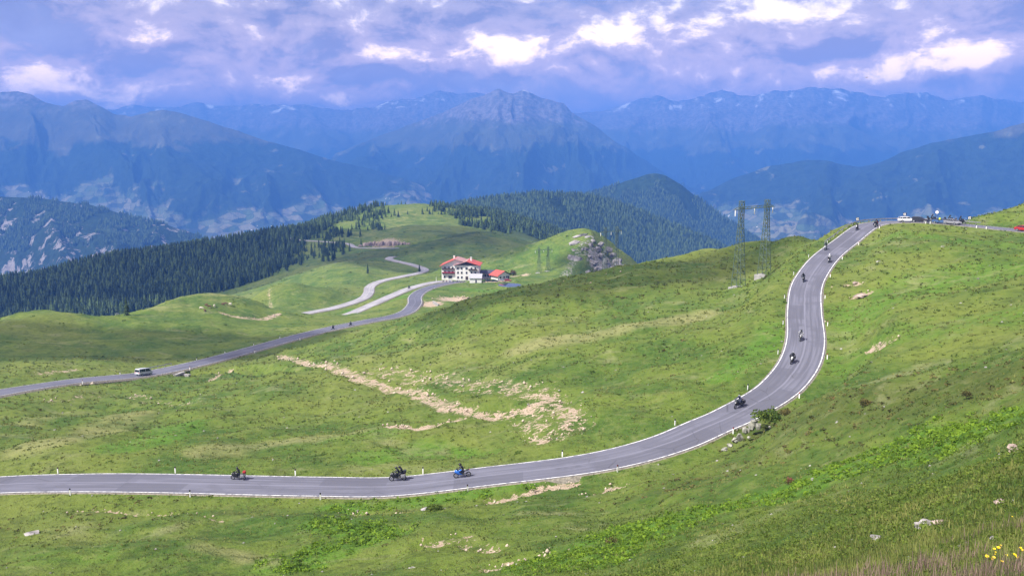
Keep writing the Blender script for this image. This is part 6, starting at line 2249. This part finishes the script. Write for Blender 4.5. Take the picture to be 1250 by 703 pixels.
# yellow flowers in the nearest grass
M_YELLOW = simple('yellow_petals', (0.80, 0.58, 0.01), 0.6)
M_STALK = simple('green_stalk', (0.08, 0.14, 0.03), 0.8)
stalk = MB().tube([(0, 0, -.05), (.01, .005, .2), (0.0, .0, .38)], [.006, .005, .004], 5).mesh('stalk')
b = MB()
for k in range(11):
    a = k * 2 * math.pi / 11
    ca, sa = math.cos(a), math.sin(a)
    b.poly([(.008 * ca - .006 * sa, .008 * sa + .006 * ca, .382), (.034 * ca - .007 * sa, .034 * sa + .007 * ca, .392), (.034 * ca + .007 * sa, .034 * sa - .007 * ca, .392), (.008 * ca + .006 * sa, .008 * sa - .006 * ca, .382)], [(0, 1, 2, 3)])
petals = b.mesh('petals')
disc = MB().tube([(0, 0, .378), (0, 0, .395)], [.011, .009], 8).mesh('disc')
fpx = [(1202, 699), (1205, 692), (1208, 690), (1212, 691), (1215, 696), (1219, 699), (1222, 701), (1226, 694), (1218, 684), (1235, 688), (1129, 686), (1127, 684), (1092, 690), (1107, 702), (1228, 658), (1228, 666), (1226, 671), (1231, 640), (1248, 648), (1094, 700), (1200, 702), (1210, 700), (1229, 702), (1240, 684), (1063, 700)]
pts = ground(fpx, rmin=3.5)
for i, p in enumerate(pts):
    o = empty('yellow_flower', (p[0], p[1], p[2]), (random.uniform(-.25, .25) + .35, random.uniform(-.25, .25), random.uniform(0, 6.28) * 0))
    k = random.uniform(.85, 1.35)
    o.scale = (k * .40, k * .40, k * .55)
    tag(o, 'yellow daisy-like flower on a thin stalk among the purple grass', 'flower', 'yellow flowers in the near grass')
    link('stalk', stalk, M_STALK, o)
    link('petals', petals, M_YELLOW, o)
    link('disc', disc, M_YELLOW, o)

# ------------------------------------------------------------------ cattle, hut, bird
def cow_mesh():
    c = [[('rp', (-.75, 0, 1.15), (.30, .28)), ('bk', (-.25, 0, 1.1), (.36, .36)), ('ch', (.45, 0, 1.1), (.34, .38)), ('nk', (.85, 0, 1.05), .2), ('hd', (1.15, 0, .75), .14), ('mz', (1.3, 0, .45), .1)],
         [('rp', (-.75, 0, 1.15), .3), ('tl', (-1.05, 0, 1.15), .05), ('tt', (-1.1, 0, .6), .03)]]
    for s_ in (-1, 1):
        k = 'l' if s_ > 0 else 'r'
        c.append([('rp', (-.75, 0, 1.15), .3), ('st' + k, (-.65, .22 * s_, .85), .16), ('ho' + k, (-.85, .22 * s_, .5), .075), ('fe' + k, (-.78, .22 * s_, .04), .06)])
        c.append([('ch', (.45, 0, 1.1), .34), ('fs' + k, (.5, .2 * s_, .8), .13), ('wr' + k, (.52, .2 * s_, .45), .07), ('ff' + k, (.5, .2 * s_, .04), .06)])
    return skin_body('body', c, 'bk')


COW = cow_mesh()
HORN = MB().tube([(1.05, .12, .9), (1.08, .26, 1.02)], [.03, .01], 5).tube([(1.05, -.12, .9), (1.08, -.26, 1.02)], [.03, .01], 5).mesh('horns')
cowb, coww = simple('brown_hide', (0.12, 0.06, 0.03), .9), simple('pale_hide', (0.6, 0.54, 0.45), .9)
pts = ground([(246, 378), (250, 381), (256, 376), (262, 375), (272, 373), (276, 372.5), (281, 373), (252, 374)], rmin=300, detail=False)
for i, p in enumerate(pts):
    o = empty('cow', (p[0], p[1], p[2] - .02), (0, 0, random.uniform(0, 6.28)))
    tag(o, 'pale cow grazing on the left meadow crest' if i % 3 == 0 else 'brown cow grazing on the left meadow crest', 'cow', 'pale cows on the meadow' if i % 3 == 0 else 'brown cows on the meadow')
    link('body', COW, coww if i % 3 == 0 else cowb, o)
    link('horns', HORN, M_LICHEN, o)
p = ground([(143, 385)], rmin=300, detail=False)[0]
o = tag(empty('hut', (p[0], p[1], p[2]), (0, 0, .4)), 'tiny white hut at the edge of the spruce wood', 'hut')
link('wall', gable_walls(-1.3, 1.3, -1.2, 1.2, 2.0, 2.7, -.6), M_PLASTER, o)
link('roof', roof_slab((-1.7, -1.5, 1.8), (0.01, -1.5, 2.75), (0.01, 1.5, 2.75), (-1.7, 1.5, 1.8), .1), M_SLATE, o)
link('roof', roof_slab((0.01, -1.5, 2.75), (1.7, -1.5, 1.8), (1.7, 1.5, 1.8), (0.01, 1.5, 2.75), .1), M_SLATE, o)
link('door', MB().hexa((-.4, -1.25, 0), (.4, -1.19, 1.7)).mesh('door'), M_WOOD, o)

bp = at(np.array(1058.0), np.array(95.0), np.array(140.0))
o = tag(empty('bird', bp, (0, 0, .8)), 'small dark bird gliding in front of the clouds', 'bird')
b = MB()
b.loft([[(x, w * math.cos(a), w * math.sin(a)) for a in np.linspace(0, 2 * math.pi, 8, endpoint=False)] for x, w in ((.24, .008), (.2, .03), (.13, .035), (.02, .055), (-.12, .03), (-.2, .012))])
link('body', b.mesh('body', smooth=True), M_BLACK, o)
for s_ in (-1, 1):
    link('wing', MB().poly([(.1, .03 * s_, .02), (.14, .22 * s_, .06), (.05, .46 * s_, .05), (-.04, .24 * s_, .05), (-.06, .03 * s_, .02), (.02, .2 * s_, .085)], [(0, 1, 5), (1, 2, 5), (2, 3, 5), (3, 4, 5), (4, 0, 5)]).mesh('wing'), M_BLACK, o)
link('tail', MB().hull([(-.18, -.02, -.005), (-.18, .02, -.005), (-.34, -.06, -.005), (-.34, .06, -.005), (-.2, 0, .008), (-.33, 0, .003)]).mesh('tail'), M_BLACK, o)

# ------------------------------------------------------------------ unseen cumulus, added so that their shadows lie on the hills
M_SHADE_CLOUD = bpy.data.materials.new('cloud')
M_SHADE_CLOUD.use_nodes = True
Nc = NT(M_SHADE_CLOUD.node_tree)
oc = Nc.new('ShaderNodeOutputMaterial')
df = Nc.new('ShaderNodeBsdfDiffuse')
df.inputs[0].default_value = (.95, .95, .95, 1)
tr = Nc.new('ShaderNodeBsdfTransparent')
mx = Nc.new('ShaderNodeMixShader')
mx.inputs[0].default_value = 0.34  # mostly transparent, so the added clouds cast only partial shadow
Nc.t.links.new(tr.outputs[0], mx.inputs[1])
Nc.t.links.new(df.outputs[0], mx.inputs[2])
Nc.t.links.new(mx.outputs[0], oc.inputs['Surface'])


def cloud(target, zc, rx, ry, rot, seed, label):
    t = (zc - target[2]) / sun_dir.z
    c = Vector(target) + sun_dir * t  # moved towards the sun until its shadow falls on the target
    r2 = random.Random(seed)
    nu, nv = 40, 18
    V = []
    for i in range(nu):
        a = 2 * math.pi * i / nu
        for j in range(nv):
            e = -math.pi / 2 + math.pi * j / (nv - 1)
            x, y, z = math.cos(a) * math.cos(e), math.sin(a) * math.cos(e), math.sin(e)
            k = 1 + .30 * float(fbm(np.array(x * 2 + seed), np.array(y * 2 + z * 1.5), 4, seed, .6))
            V.append((x * rx * k, y * ry * k, (z * (.45 if z > 0 else .12)) * min(rx, ry) * k))
    F = []
    for i in range(nu):
        for j in range(nv - 1):
            F.append((i * nv + j, ((i + 1) % nu) * nv + j, ((i + 1) % nu) * nv + j + 1, i * nv + j + 1))
    o = link('cloud', mesh_np('cloud', np.array(V), np.array(F)), M_SHADE_CLOUD)
    o.location = c
    o.rotation_euler = (0, 0, rot)
    tag(o, label, 'cloud', 'unseen clouds placed to shade the hills')
    return o


def pt3(x, y, d):
    return tuple(at(np.array(float(x)), np.array(float(y)), np.array(float(d))))


cloud(pt3(90, 418, 300), 1130, 105, 42, .25, 1, 'small unseen cumulus cloud placed to shade the left meadow')
cloud(pt3(590, 300, 830), 1150, 150, 130, .3, 2, 'unseen cumulus cloud placed to shade the green hill behind the hotel')
cloud(pt3(760, 340, 262), 1140, 70, 26, .2, 3, 'thin unseen cumulus cloud placed to shade the crest beyond the pylon')
cloud(pt3(330, 330, 950), 1180, 300, 150, .3, 5, 'broad unseen cumulus cloud placed to shade the spruce wood')
cloud(pt3(740, 300, 600), 1120, 42, 34, .3, 6, 'little unseen cumulus cloud placed to shade the rocky peak')
